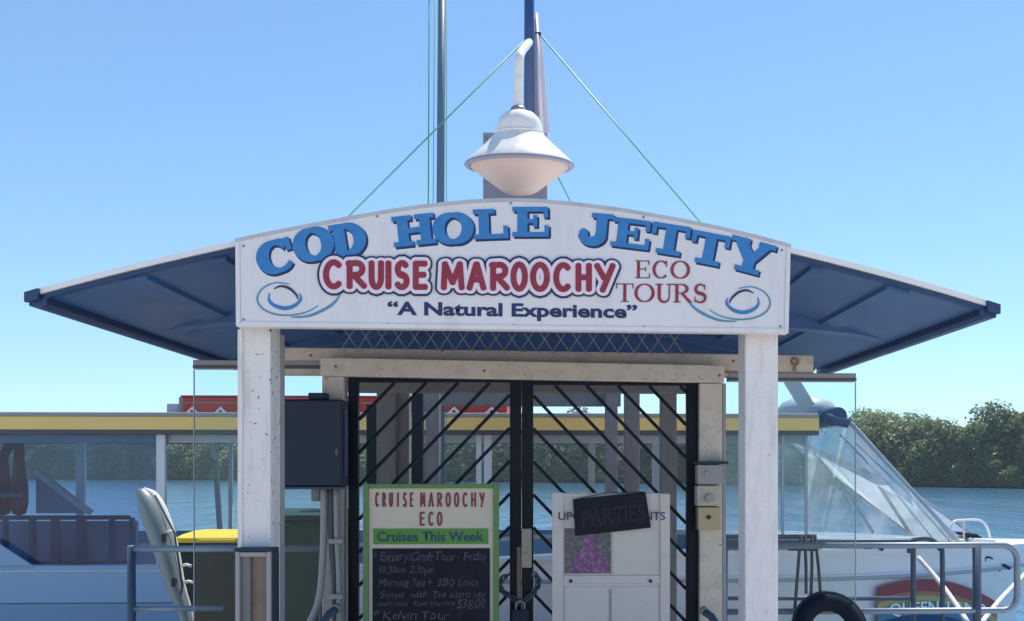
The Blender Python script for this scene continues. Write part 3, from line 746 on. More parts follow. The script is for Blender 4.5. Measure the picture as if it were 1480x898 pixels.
# wave swirls
def swirl(cx, cy, sgn):
    def q(pts): return [(cx+sgn*x, cy+y_) for x, y_ in pts]
    b = MB()
    p = [(38*math.cos(a)*(1-.0*a), 24*math.sin(a)) for a in [R(-70-12*i) for i in range(17)]]
    inner = [(-26+0, 2)]
    # outer tail: round the top left, underneath and away to the right
    outer = [(12, -20), (-8, -22), (-26, -14), (-34, 0), (-28, 14), (-10, 23), (14, 25), (38, 20), (54, 11)]
    out2 = [(14, 28), (40, 26), (64, 16), (78, 6), (86, -5)]
    core = [(-16, -7), (-17, 3), (-9, 11), (6, 15), (20, 11), (29, 2), (27, -6)]
    px_ribbon(b, q(sm(outer)), tap(sm(outer), 1.2, 2.6), SY-.0020)
    px_ribbon(b, q(sm(out2)), tap(sm(out2), 1.0, 4.2), SY-.0024)
    b.build('swirl', M['swirl_teal'], sign, fix=False)
    b = MB()
    px_ribbon(b, q(sm([(a, c) for a, c in core])), tap(sm(core), 1.0, 5.5), SY-.0028)
    b.build('swirl', M['letter_blue'], sign, fix=False)
    b = MB()
    s2 = [(-10, -13), (0, -17), (12, -14), (22, -5), (25, 2)]
    px_ribbon(b, q(sm(s2)), tap(sm(s2), 1.0, 3.6), SY-.0032)
    b.build('swirl', M['letter_navy'], sign, fix=False)
def sm(p, n=5):
    """Catmull-Rom smoothing"""
    out = []
    for i in range(len(p)-1):
        a, b_, c, d = p[max(i-1, 0)], p[i], p[i+1], p[min(i+2, len(p)-1)]
        for k in range(n):
            t = k/n
            out.append(tuple(.5*(2*b_[j]+(c[j]-a[j])*t+(2*a[j]-5*b_[j]+4*c[j]-d[j])*t*t+(3*b_[j]-a[j]-3*c[j]+d[j])*t**3) for j in range(len(b_))))
    return out+[p[-1]]
def tap(p, a, m): n_ = len(p); return [a+(m-a)*math.sin(math.pi*min(1, (i+.5)/n_*1.0)) for i in range(n_)]
swirl(406, 431, 1)
swirl(1079, 437, -1)

# ------------------------------------------------------------------ roof mast, guy wires and saucer lamp
MY = 5.0
mast = thing('roof_mast', 'blue mast with guy wires rising from a grey box on the shelter roof', 'mast', (PX(760, MY), MY, roof_z(X0)))
x0, zt = XZ(698, 191, MY); x1, _ = XZ(791, 191, MY)
b = MB(); b.box(x0, x1, MY, MY+.20, roof_z(x0)+.0, zt); bx = b.build('base_box', M['plate_grey'], mast, bevel=.006)
for px, py in ((728, 276), (742, 278), (760, 277), (772, 278), (703, 200), (786, 200), (703, 262), (786, 262)):
    b = MB(); c = at(px, py, MY); b.tube([c, c-Vector((0, .008, 0))], .009, 8); b.build('bolt', M['rust'], bx)
p0 = at(765, 196, MY+.09); p1 = at(765, -120, MY+.09)
b = MB(); b.tube([p0, p1], [.030, .026], 14); b.build('pole', M['mast_blue'], mast)
b = MB(); b.prism([XZ(766, 190, MY+.10), XZ(795, 190, MY+.10), XZ(784, 60, MY+.10), XZ(773, 14, MY+.10), XZ(770, 14, MY+.10)], MY+.14, MY+.165); b.build('gusset', M['fin_lilac'], mast, bevel=.004)
b = MB(); b.tube([at(782, 190, MY+.12), at(775, 20, MY+.12)], [.016, .010], 8); b.build('stay_tube', M['fin_lilac'], mast)
ex = at(779, 49, MY+.12); b = MB(); b.tube([ex-Vector((.02, 0, 0)), ex+Vector((.012, 0, 0))], .012, 8); b.build('eye_bolt', M['ebox'], mast)
def rp(px, Y):
    x = PX(px, Y); return Vector((x, Y, roof_z(x)+.045))
for a, e in ((at(757, 60, MY+.1), rp(396, MY)), (at(780, 50, MY+.12), rp(1102, MY)), (at(785, 214, MY+.15), rp(900, 6.1))):
    b = MB(); b.tube([a, e], .0042, 6); b.build('guy_wire', M['wire_green'], mast)
LY = 4.62
lamp = thing('saucer_lamp', 'white saucer shaped lamp on a bent arm above the sign', 'lamp', tuple(at(751, 280, LY)))
k = LY/F
c = at(751, 240, LY)
def lz(py): return (240-py)*k
def tilt(mb):
    bmesh.ops.rotate(mb.bm, cent=c, matrix=Matrix.Rotation(R(8), 3, 'X'), verts=mb.bm.verts); return mb
prof = [(0, lz(163)), (9*k, lz(163.5)), (20*k, lz(167)), (28*k, lz(174)), (32.5*k, lz(184)), (33.5*k, lz(194)), (34*k, lz(195.5)), (48*k, lz(210)), (64*k, lz(224)), (76*k, lz(235)), (78*k, lz(239)), (77*k, lz(241.5)), (73*k, lz(241)), (72*k, lz(238))]
b = MB(); b.lathe(prof, c, 48); tilt(b); sh = b.build('shade', M['lamp_white'], lamp)
b = MB(); b.lathe([(33.6*k, lz(193)), (35.5*k, lz(194)), (35.5*k, lz(196.5)), (34*k, lz(197.5))], c, 48); tilt(b); b.build('collar', M['lamp_white'], sh)
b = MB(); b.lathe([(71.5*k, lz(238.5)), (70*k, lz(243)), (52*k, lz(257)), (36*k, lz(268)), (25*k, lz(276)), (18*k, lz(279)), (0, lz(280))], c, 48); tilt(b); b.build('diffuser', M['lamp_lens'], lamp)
b = MB(); b.lathe([(77.5*k, lz(237)), (79.5*k, lz(239.5)), (77.5*k, lz(242.5)), (72.5*k, lz(242))], c, 48); tilt(b); b.build('rim', M['plate_grey'], lamp)
top_ = at(752, 74, LY); hook = []
ma = at(766, 92, MY+.06)
arm = [at(749, 164, LY), at(749, 130, LY), at(750, 100, LY), at(751, 86, LY), at(752, 79, LY+.03), at(755, 73, LY+.12), at(760, 67, LY+.30), at(765, 61, MY+.09)]
b = MB(); b.tube([Vector(p) for p in sm([tuple(p) for p in arm], 4)], .0225, 12); b.build('arm', M['lamp_white'], lamp)
b = MB(); b.lathe([(0, lz(156)), (10*k, lz(156)), (12*k, lz(160)), (12*k, lz(164)), (0, lz(164))], c-Vector((2*k, 0, 0)), 16); b.build('arm_socket', M['plate_grey'], lamp)
# tall spar behind the shelter with its halyards
TY = 8.35
tp = thing('tall_spar', 'tall blue grey pole with thin halyards rising behind the shelter roof', 'pole', (PX(638, TY), TY, 0))
b = MB(); b.tube([(PX(636.5, TY), TY, -.004), at(636.5, 300, TY), at(639.5, -120, TY)], [.04, .036, .034], 14); b.build('pole', M['mast_grey'], tp)
for xa, xb, r in ((619, 621, .006), (626, 629, .0035), (645, 646, .003)):
    b = MB(); b.tube([(PX(xa, TY), TY-.02, .3), at(xa, 300, TY-.02), at(xb, -120, TY-.02)], r, 6); b.build('halyard', M['wire_green'], tp)

# ------------------------------------------------------------------ boxes on the gate posts
EY = 5.10
eb = thing('meter_box', 'dark blue grey electrical box on the left gate post', 'electrical box', tuple(at(451, 705, EY)))
x0, z1 = XZ(405, 577, EY); x1, z0 = XZ(495, 704, EY)
b = MB(); b.box(x0, x1, EY, EY+.16, z0, z1); b.build('case', M['ebox'], eb, bevel=.010)
b = MB(); b.box(x0+.006, x1-.006, EY-.012, EY-.001, z0+.008, z1-.008); lid = b.build('lid', M['ebox'], eb, bevel=.006)
b = MB(); b.box(x1-.035, x1-.018, EY-.022, EY-.0125, z0+.17, z0+.21); b.build('latch', M['galv_dark'], lid, bevel=.002)
xa, za = XZ(443, 567, EY); xb, _ = XZ(470, 567, EY)
b = MB(); b.box(xa, xb, EY+.03, EY+.10, z1+.001, za); b.build('cable_gland', M['ebox'], eb, bevel=.006)
b = MB(); b.box(x1+.001, x1+.014, EY+.03, EY+.06, z0+.06, z1-.05); b.build('hinge', M['roof_navy'], eb, bevel=.003)
b = MB(); b.box(x0+.006, x1-.004, EY-.015, EY+.10, z0-.012, z0-.001); b.build('drip_edge', M['roof_navy'], eb)
# conduits below the box
cn = thing('conduit_run', 'grey conduits running down the left gate post below the electrical box', 'conduit', (PX(475, 5.2), 5.2, 0))
for pts, r, m in (([(468, 706), (468, 760), (466, 820), (460, 870), (445, 905)], .020, 'pvc'), ([(486, 706), (487, 770), (490, 830), (492, 905)], .017, 'pvc'), ([(478, 706), (479, 770), (482, 830), (483, 905)], .012, 'trim_dark'), ([(473, 706), (476, 770), (481, 840), (483, 905)], .008, 'trim_dark')):
    b = MB(); b.tube([Vector(p) for p in sm([tuple(at(x, y_, 5.22)) for x, y_ in pts], 4)]+[Vector((at(pts[-1][0], 905, 5.22).x, 5.22, .0))], r, 10); b.build('conduit', M[m], cn)
for py in (782, 862):
    x0, z1 = XZ(475, py-3, 5.19); x1, z0 = XZ(496, py+4, 5.19)
    b = MB(); b.box(x0, x1, 5.185, 5.199, z0, z1); b.build('saddle_clip', M['pvc'], cn, bevel=.002)
x0, z1 = XZ(449, 706, 5.2); x1, z0 = XZ(461, 725, 5.2)
b = MB(); b.box(x0, x1, 5.21, 5.25, z0, z1); b.build('junction', M['timber_grey'], cn, bevel=.003)
# key boxes on the right gate post
KY = 5.22
kb = thing('key_box', 'grey steel key boxes with knobs on the right gate post', 'key box', tuple(at(1025, 768, KY)))
def kbox(xa, ya, xb, yb, d, m, nm, bv=.004):
    x0, z1 = XZ(xa, ya, KY); x1, z0 = XZ(xb, yb, KY)
    b = MB(); b.box(x0, x1, KY-d, KY+.062, z0, z1); return b.build(nm, M[m], kb, bevel=bv)
kbox(1004, 667, 1050, 671, .06, 'ebox', 'rain_hood', .002)
kbox(1007, 672, 1043, 700, .03, 'pvc', 'upper_case')
kbox(1006, 702, 1042, 731, .036, 'putty', 'middle_case')
kbox(1008, 733, 1041, 766, .028, 'brass', 'lower_case')
for px, py, r, d in ((1022, 685, .018, .040), (1026, 720, .026, .058), (1025, 748, .013, .045)):
    c = at(px, py, KY-d); b = MB(); b.tube([c, c+Vector((0, d-.026, 0))], [r*.85, r], 14); b.build('knob', M['pvc' if r > .015 else 'ebox'], kb)
# rusty steel guard at the foot of the left front post
pg = thing('post_guard', 'steel guard box with brown panel at the foot of the stained left post', 'post guard', (PX(370, 3.93), 3.93, 0))
GYp = 3.93
x0, z1 = XZ(342, 797, GYp); x1, _ = XZ(393, 797, GYp)
b = MB(); b.box(x0, x0+.018, GYp-.02, GYp+.065, 0, z1); b.build('side', M['pvc'], pg, bevel=.003)
b = MB(); b.box(x1-.018, x1, GYp-.02, GYp+.065, 0, z1); b.build('side', M['pvc'], pg, bevel=.003)
b = MB(); b.box(x0+.0185, x1-.0185, GYp-.018, GYp+.064, z1-.022, z1-.002); b.build('top_edge', M['pvc'], pg, bevel=.003)
b = MB(); b.box(x0+.0185, x1-.0185, GYp+.03, GYp+.06, 0, z1-.0225); b.build('panel', M['rust'], pg)
b = MB(); b.box(x0+.0187, x0+.055, GYp+.005, GYp+.0295, 0, z1-.023); b.build('inner_channel', M['timber_grey'], pg, bevel=.003)
b = MB(); b.box(x0-.004, x1+.012, GYp-.024, GYp+.064, z1+.001, z1+.014); b.build('cap', M['ebox'], pg, bevel=.004)
b = MB(); b.box(x1+.001, x1+.012, GYp+.0, GYp+.064, 0, z1); b.build('dark_edge', M['ebox'], pg)

# ------------------------------------------------------------------ chalkboard stand before the gate
AY = 5.02
ab = thing('chalkboard_stand', 'green framed cruise chalkboard headed CRUISE MAROOCHY ECO leaning before the gate', 'chalkboard', (PX(622, AY), AY, 0))
def aq(xa, ya, xb, yb, y0, y1, m, nm, bv=.003, par=None):
    x0, z1 = XZ(xa, ya, AY); x1, z0 = XZ(xb, yb, AY)
    b = MB(); b.box(x0, x1, AY+y0, AY+y1, max(z0, .03), z1); return b.build(nm, M[m], par or ab, bevel=bv)
aq(525, 699, 533, 1330, -.012, .03, 'green_frame', 'frame_rail'); aq(713, 701, 721, 1330, -.012, .03, 'green_frame', 'frame_rail')
aq(533.3, 699.5, 712.7, 706, -.011, .029, 'green_frame', 'frame_rail'); aq(533.3, 1180, 712.7, 1188, -.011, .029, 'green_frame', 'frame_rail')
aq(532.8, 705.5, 713.2, 1182, .004, .02, 'board_cream', 'back_panel', 0)
aq(539.5, 764.5, 705.5, 786.5, -.002, .0035, 'green_strip', 'strip', .001)
aq(538.5, 793, 708, 1100, -.003, .0035, 'chalk_black', 'slate', .001)
spec = lambda word, xa, xb, fr=.80: [(c, xa+(xb-xa)*i/len(word), xa+(xb-xa)*(i+fr)/len(word)) for i, c in enumerate(word) if c != ' ']
comic_word(spec('CRUISE', 541, 601), 710, 735, 2.7, layers=((0, 'brown_red', -.0015),), Y=AY, parent=ab)
comic_word(spec('MAROOCHY', 606, 704), 710, 735, 2.7, layers=((0, 'brown_red', -.0015),), Y=AY, parent=ab)
comic_word(spec('ECO', 605, 643), 738, 762, 2.9, layers=((0, 'brown_red', -.0015),), Y=AY, parent=ab)
def at_q(xa, yb, xb, ya, Y=AY): return (XZ(xa, yb, Y), XZ(xb, ya, Y))
text('Cruises This Week', 'letter_navy', ab, at_q(545, 783, 699, 768), AY-.004, bold=.02)
for s_, xa, xb, ya, yb in (('* Estuary/Croft Tour - Friday', 540, 704, 797, 815), ('10.30am  2.30pm', 548, 628, 818, 832), ('Morning Tea +  BBQ Lunch', 548, 692, 836, 851), ('Sunset  with  Tea Island bay', 550, 702, 854, 867), ('every time  from  the river', 546, 660, 868, 878), ('$38.00', 660, 702, 866, 882), ('* Kelvin Tour  ', 540, 650, 882, 896), ('10am  12pm  2pm', 548, 640, 900, 914)):
    text(s_, 'chalk', ab, at_q(xa, yb, xb, ya), AY-.005, bold=0, shear=.18, name='chalk_line')
for sx in (535, 711):
    x = PX(sx, AY); b = MB(); b.bar((x, AY+.05, 1.45), (x, AY+.20, .0), .03, .02, up=(1, 0, 0)); b.build('rear_leg', M['green_frame'], ab)

# ------------------------------------------------------------------ notice board, dark party board and poster
NY = 5.10
nb = thing('notice_board', 'off white upright notice board lettered UPCOMING EVENTS before the right gate leaf', 'notice board', (PX(884, NY), NY, 0))
def nq(xa, ya, xb, yb, y0, y1, m, nm, bv=.003, par=None):
    x0, z1 = XZ(xa, ya, NY); x1, z0 = XZ(xb, yb, NY)
    b = MB(); b.box(x0, x1, NY+y0, NY+y1, max(z0, .0), z1); return b.build(nm, M[m], par or nb, bevel=bv)
nq(800, 713, 967, 1200, .0, .03, 'board_white', 'panel', .004)
nq(798, 712, 814, 1260, -.012, -.0005, 'board_white', 'frame_rail'); nq(954, 714, 968, 1260, -.012, -.0005, 'board_white', 'frame_rail')
nq(814.3, 832, 953.7, 843, -.009, -.0005, 'board_white', 'cross_rail'); nq(886, 768, 952, 828, -.004, -.0005, 'board_white', 'paper', 0)
nq(816, 848, 952, 1000, -.005, -.0005, 'board_white', 'lower_panel', .002)
nq(880, 852, 884, 1000, -.007, -.0052, 'pvc', 'lower_joint', 0)
for px in (825, 940):
    c = at(px, 840, NY-.010); b = MB(); b.tube([c, c-Vector((0, .006, 0))], .010, 8); b.build('screw', M['ebox'], nb)
text('UPCOMING EVENTS', 'letter_navy', nb, at_q(807, 752, 961, 740, NY), NY-.014, bold=.012)
po = thing('poster', 'purple and dark poster pinned on the off white notice board', 'poster', tuple(at(850, 828, NY-.002)))
x0, z1 = XZ(816, 764, NY-.003); x1, z0 = XZ(883, 829, NY-.003)
b = MB(); b.box(x0, x1, NY-.006, NY-.0035, z0, z1); b.build('sheet', M['dark_print'], po)
b = MB()
b.prism([XZ(823, 827, NY), XZ(880, 827, NY), XZ(872, 808, NY), XZ(862, 790, NY), XZ(858, 770, NY), XZ(846, 770, NY), XZ(842, 790, NY), XZ(830, 810, NY)], NY-.0085, NY-.0065); b.build('print_shape', M['purple'], po)
pb = thing('party_board', 'small dark tilted board lettered PARTIES hung over the notice board', 'board', tuple(at(884, 773, NY-.03)))
Yp = NY-.03
quad = [XZ(832, 775, Yp), XZ(941, 763, Yp), XZ(933, 711, Yp), XZ(828, 722, Yp)]
b = MB(); b.prism(quad, Yp, Yp+.014); b.build('panel', M['chalk_black'], pb, bevel=.003)
(xa, za), (xb, zb_) = XZ(842, 763, Yp), XZ(932, 737, Yp)
t = text('PARTIES', 'faint_grey', pb, ((xa, za), (xb, zb_-.0)), Yp-.002, bold=.02, lean=.105)
b = MB()
for i in range(9):
    c = at(846+i*9.6, 733-i*1.05, Yp-.002); b.box(c.x-.005, c.x+.005, Yp-.003, Yp-.0005, c.z-.004, c.z+.004)
b.build('faint_line', M['faint_grey'], pb)
b = MB(); b.tube([at(833, 722, Yp+.007), at(872, 713, Yp+.012), at(930, 711, Yp+.007)], .0025, 6); b.build('cord', M['ebox'], pb)

# ------------------------------------------------------------------ handrails along the wharf edge
RY = 5.60
def rr(px, py, Y=RY): return at(px, py, Y)
hr = thing('handrail', 'blue grey tube handrail with rounded end beside the boat bow', 'handrail', (PX(1260, RY), RY, 0))
zt, zm = PZ(790, RY), PZ(886, RY)
xa, xe = PX(1047, RY), PX(1470, RY); rr_ = (zt-zm)/2*.86
ptsr = [(xa, RY, zt), (xe-rr_, RY, zt)]
for k_ in range(1, 9):
    a = math.pi/2*(1-k_/8); ptsr.append((xe-rr_*.55+rr_*.55*math.cos(a), RY, zt-rr_*.55+rr_*.55*math.sin(a)))
for k_ in range(0, 9):
    a = -math.pi/2*k_/8; ptsr.append((xe-rr_*.55+rr_*.55*math.cos(a), RY, zm+rr_*.55+rr_*.55*math.sin(a)))
ptsr.append((xa, RY, zm))
b = MB(); b.tube(ptsr, .019, 12); b.build('rail_loop', M['galv'], hr)
for px in (1412,):
    b = MB(); b.tube([(PX(px, RY), RY+.002, 0), (PX(px, RY), RY+.002, zt+.01)], .026, 12); b.build('post', M['galv_dark'], hr)
b = MB(); b.tube([(PX(1047, RY), RY, .0), (PX(1047, RY), RY, zt)], .022, 12); b.build('post', M['galv'], hr)
b = MB(); b.tube([(xa, RY, .42), (PX(1440, RY), RY, .42)], .017, 10); b.build('low_rail', M['galv'], hr)
b = MB(); b.tube([(PX(1412, RY), RY, .0), (PX(1412, RY), RY, .02)], [.06, .06], 14); b.build('foot_plate', M['galv_dark'], hr)
hl = thing('handrail', 'blue grey tube handrail in front of the bins left of the gate', 'handrail', (PX(280, RY), RY, 0))
zt2, zm2 = PZ(792, RY), PZ(877, RY); xl = PX(190, RY); xl2 = PX(466, RY)
b = MB(); b.tube([(xl-.02, RY, zt2), (xl2, RY, zt2)], .019, 12); b.build('top_rail', M['galv'], hl)
b = MB(); b.tube([(xl, RY, zm2), (PX(322, RY), RY, zm2)], .017, 12); b.build('mid_rail', M['galv'], hl)
b = MB(); b.tube([(xl, RY, 0), (xl, RY, zt2+.012)], .024, 12); b.build('post', M['galv_dark'], hl)
b = MB(); b.tube([(xl, RY, zt2+.010), (xl, RY, zt2+.022)], [.027, .018], 12); b.build('post_cap', M['galv'], hl)
b = MB(); b.tube([(xl2, RY, 0), (xl2, RY, zt2)], .022, 12); b.build('post', M['galv_dark'], hl)
b = MB(); b.tube([(PX(400, RY), RY, 0), (PX(400, RY), RY, zt2)], .020, 12); b.build('post', M['galv'], hl)
# short grab rails in front of the gate posts
for px, py, lab in ((487, 880, 'dark bent grab rail end at the foot of the left gate post'), (1018, 884, 'grey grab rail end at the foot of the right gate post')):
    s = 1 if px > 700 else -1
    g = thing('grab_rail', lab, 'grab rail', (PX(px, 5.12), 5.12, 0))
    a0 = at(px, py, 5.15)
    b = MB(); b.tube([a0, a0+Vector((s*.03, -.06, -.02)), a0+Vector((s*.08, -.20, -.12)), Vector((a0.x+s*.10, 4.9, 0))], .022, 12); b.build('tube', M['galv_dark'], g)
    b = MB(); b.tube([a0+Vector((-s*.004, .014, .005)), a0+Vector((s*.008, -.014, -.004))], .026, 12); b.build('end_cap', M['pvc'], g)
# dark gangway rail behind
WY = 7.0
gw = thing('gangway_rail', 'dark steel gangway rail with hooked end behind the right handrail', 'handrail', (PX(1200, WY), WY, 0))
zt3, zm3 = PZ(784, WY), PZ(866, WY); xA, xB = PX(1040, WY), PX(1318, WY)
b = MB(); b.tube([(xA, WY, zt3), (xB-.05, WY, zt3), (xB-.01, WY, zt3-.005), (xB+.01, WY, zt3-.04), (xB+.012, WY, -.3)], .020, 10); b.build('rail', M['galv_dark'], gw)
xC = PX(1362, WY)
b = MB(); b.tube([Vector(p) for p in sm([(xB-.02, WY, zt3-.09), (xB-.01, WY, zt3-.01), (xB+.05, WY, zt3+.02), (xC-.08, WY, zt3+.01), (xC-.02, WY, zt3-.06), (xC, WY, zt3-.14), (xC, WY, -.3)], 4)], .019, 10); b.build('hooked_rail', M['galv_dark'], gw)
b = MB(); b.tube([(xA, WY, zm3), (xB, WY, zm3-.01)], .017, 10); b.build('mid_rail', M['galv_dark'], gw)
b = MB(); b.tube([(PX(1140, WY), WY, zt3-.04), (PX(1182, WY), WY, zt3-.045)], [.03, .03], 10); b.build('clamp', M['ebox'], gw)
b = MB(); b.box(PX(1040, WY), PX(1182, WY), WY+.03, WY+.06, PZ(793, WY), PZ(774, WY)); b.build('kick_board', M['roof_navy'], gw)
b = MB(); b.box(xA-.1, xC+.3, WY-.06, WY+1.6, -.42, -.3); b.build('walkway', M['deck'], gw)
# dark mooring ropes hanging from it
rg = 'dark ropes hung over the gangway rail'
for xs_, xe_, ye in ((1157, 1148, 890), (1163, 1165, 858), (1173, 1172, 866), (1178, 1186, 862)):
    a0 = at(xs_, 774, WY-.06); a1 = at((xs_+xe_)/2+1, 820, WY-.06); a2 = at(xe_, ye, WY-.06)
    b = MB(); b.tube([a0, a1, a2], .0125, 8)
    o = b.build('hanging_rope', M['rope_dark'], None); tag(o, 'dark rope hanging over the gangway rail behind the right glass screen', 'rope', rg)
# tyre fender hung on the rail
ty = thing('tyre_fender', 'black rubber tyre fender hanging in front of the right handrail', 'tyre', tuple(at(1199, 960, 5.33)))
c = at(1200, 914, 5.33); b = MB(); ring = []
for i in range(28):
    a = 2*math.pi*i/28; ring.append(c+Vector((.165*math.cos(a), .06*math.sin(a), .165*math.sin(a))))
b.tube(ring, .052, 14, closed=True)
for v in b.bm.verts:
    pass
b.build('tyre', M['rubber'], ty)
b = MB(); b.tube([c+Vector((.22*math.cos(2*math.pi*i/28), .08*math.sin(2*math.pi*i/28)-.002, .22*math.sin(2*math.pi*i/28))) for i in range(28)], .012, 8, closed=True); b.build('tread_rib', M['ebox'], ty)
b = MB(); b.tube([c+Vector((0, .055, .115)), c+Vector((.01, .085, .18)), Vector((c.x+.01, RY, zm+.02))], .010, 8); b.build('hanger', M['rope_dark'], ty)
# white mooring lines at the bow
for pts, lab in (([(1327, 806, 8.6), (1350, 832, 8.4), (1372, 860, 8.1), (1400, 902, 7.6)], 'taut white mooring line running down from the boat deck edge'), ([(1500, 812, 9.9), (1450, 862, 8.8), (1415, 905, 7.8)], 'white mooring line from the bow tip under the rounded rail end')):
    b = MB(); b.tube([Vector(p) for p in sm([tuple(at(*p)) for p in pts], 4)], .022, 8); o = b.build('mooring_line', M['rope_white'], None); tag(o, lab, 'rope')

# ------------------------------------------------------------------ bins and the leaning kayak
def wheelie(px, ytop, Y, w, h, mbody, mlid, label):
    x = PX(px, Y); o = thing('wheelie_bin', label, 'bin', (x, Y+.3, 0))
    z1 = h
    b = MB(); w2, d2 = w/2, .29
    lo = [(x-w2*.80, Y+.06), (x+w2*.80, Y+.06), (x+w2*.80, Y+.50), (x-w2*.80, Y+.50)]; hi = [(x-w2, Y), (x+w2, Y), (x+w2, Y+.58), (x-w2, Y+.58)]
    vl = [b.bm.verts.new((p[0], p[1], .06)) for p in lo]; vh = [b.bm.verts.new((p[0], p[1], z1-.07)) for p in hi]
    b.bm.faces.new(vl); b.bm.faces.new(vh)
    for i in range(4): b.bm.faces.new((vl[i], vl[(i+1) % 4], vh[(i+1) % 4], vh[i]))
    bd = b.build('body', M[mbody], o, bevel=.02)
    b = MB(); b.box(x-w2-.012, x+w2+.012, Y-.014, Y+.59, z1-.10, z1-.071); b.build('rim', M[mbody], o, bevel=.008)
    for zz in (.30, .55): 
        b = MB(); t_ = w2*(.80+.2*zz/z1); b.box(x-t_*.9, x+t_*.9, Y+.02, Y+.075-.06*zz/z1, zz, zz+.02); b.build('rib', M[mbody], bd, bevel=.004)
    b = MB()
    sec = [(-.03, -.070), (-.03, -.035), (.05, -.012), (.25, .0), (.45, -.004), (.60, -.03), (.60, -.070)]
    vs = [[b.bm.verts.new((x+sx*(w2+.018-(.03 if v_ > -.02 else 0)), Y+u, z1+v_)) for u, v_ in sec] for sx in (-1, 1)]
    for i in range(len(sec)): j = (i+1) % len(sec); b.bm.faces.new((vs[0][i], vs[0][j], vs[1][j], vs[1][i]))
    b.bm.faces.new(vs[0]); b.bm.faces.new(vs[1][::-1]); ld = b.build('lid', M[mlid], o, bevel=.012)
    b = MB(); b.box(x-w2*.45, x+w2*.45, Y-.05, Y-.031, z1-.065, z1-.045); b.build('handle', M[mlid], ld, bevel=.004)
    for sx in (-1, 1):
        b = MB(); b.tube([(x+sx*(w2*.8+.005), Y+.48, .10), (x+sx*(w2*.8+.05), Y+.48, .10)], .10, 18); b.build('wheel', M['rubber'], o)
    return o
wheelie(316, 770, 6.62, .56, PZ(769, 6.62), 'bin_grey', 'lid_yellow', 'dark wheelie bin with bright yellow lid behind the left handrail')
wheelie(426, 738, 6.05, .56, PZ(737, 6.05), 'bin_green', 'bin_green', 'large dark green bin with green lid between the left posts')
# kayak leaning upright behind the rail
ky = thing('leaning_kayak', 'pale grey kayak stood on end behind the left handrail', 'kayak', (PX(262, 6.35), 6.35, 0))
ax0, ax1 = at(203, 707, 6.35), at(272, 905, 6.30); low = Vector((ax1.x+.10, 6.25, 0))
cl = [ax0, at(212, 722, 6.35), at(224, 752, 6.34), at(240, 800, 6.33), at(254, 850, 6.31), ax1, low]
hw = [.028, .060, .074, .068, .052, .038, .03]
b = MB(); rings = []
cl2 = sm([tuple(p) for p in cl], 4); hw2 = [v[0] for v in sm([(h,) for h in hw], 4)]
dirn = (Vector(cl2[-1])-Vector(cl2[0])).normalized(); side = Vector((-dirn.z, 0, dirn.x)).normalized(); side = -side if side.x > 0 else side
for p, h_ in zip(cl2, hw2):
    p = Vector(p); ring = []
    for k_ in range(16):
        a = 2*math.pi*k_/16
        ring.append(b.bm.verts.new(p + side*h_*math.cos(a) + Vector((0, 1, 0))*h_*1.3*math.sin(a)))
    rings.append(ring)
for A, B in zip(rings, rings[1:]):
    for k_ in range(16): f = b.bm.faces.new((A[k_], A[(k_+1) % 16], B[(k_+1) % 16], B[k_])); f.smooth = True
b.bm.faces.new(rings[0]); b.bm.faces.new(rings[-1][::-1])
hull = b.build('hull', M['kayak'], ky)
b = MB(); b.tube([Vector(p)-side*h_*.93 for p, h_ in list(zip(cl2, hw2))[:22]], [max(.006, .55*h_*min(1, i/4+.3)*(1-.5*i/22)) for i, h_ in enumerate(hw2[:22])], 10); b.build('deck_edge', M['kayak_white'], ky)
for py, px in ((770, 240), (818, 263), (842, 266)):
    c = at(px, py, 6.30); b = MB(); b.tube([c, c+Vector((.04, -.03, .012)), c+Vector((.075, -.03, .0))], .010, 8); b.build('carry_toggle', M['kayak_white'], ky)
b = MB(); b.tube([at(224, 716, 6.20), at(252, 770, 6.19), at(264, 850, 6.17)], .006, 6); b.build('deck_line', M['rope_dark'], ky)
for px, py in ((236, 778), (250, 842)):
    c = at(px, py, 6.18); b = MB(); b.box(c.x-.010, c.x+.010, c.y-.006, c.y+.02, c.z-.03, c.z+.03); b.build('buckle', M['ebox'], ky, bevel=.003)

# ------------------------------------------------------------------ tour boat moored behind the jetty
BC, BN = 10.5, 9.0
XB = PX(1490, 10.5)                       # stem
boat = thing('tour_boat', 'white tour boat with yellow edged canopy and clear curtains moored behind the jetty', 'boat', (-1, BC, WZ))
def hb(x):
    t = max(0, (x-1.7)/(XB-1.7)); return 1.5*(1-min(1, t)**2.3)
def sheer(x):
    t = max(0, min(1, (x+2.2)/3.4)); t = t*t*(3-2*t); return .66+.14*t-.02*max(0, x-3)
def side_pt(px, py, off=.0):
    Y = 9.2
    for _ in range(6): Y = BC-hb(PX(px, Y))
    return at(px, py, Y-off)
st = [-7.6+i*.35 for i in range(26)]+[1.6+i*.2 for i in range(40) if 1.6+i*.2 < XB-.03]+[XB-.012]
levels = lambda x: [(sheer(x), 1.0, 0), (.575, 1.0, 0), (.560, 1.0, .025), (.515, 1.0, .025), (.50, .995, 0), (-.5, .97, 0), (WZ, .90, 0), (WZ-.5, .6, 0)]
for sgn in (-1, 1):
    b = MB(); rows = []
    for x in st:
        h_ = hb(x); rows.append([b.bm.verts.new((x - .35*max(0, (.5-z))*max(0, (x-3)/3), BC+sgn*(h_*k_+ (o_ if h_ > .05 else 0)), z)) for z, k_, o_ in levels(x)])
    for A, B in zip(rows, rows[1:]):
        for j in range(len(A)-1): f = b.bm.faces.new((A[j], A[j+1], B[j+1], B[j]))
    b.build('hull_side', M['hull_white'], boat)
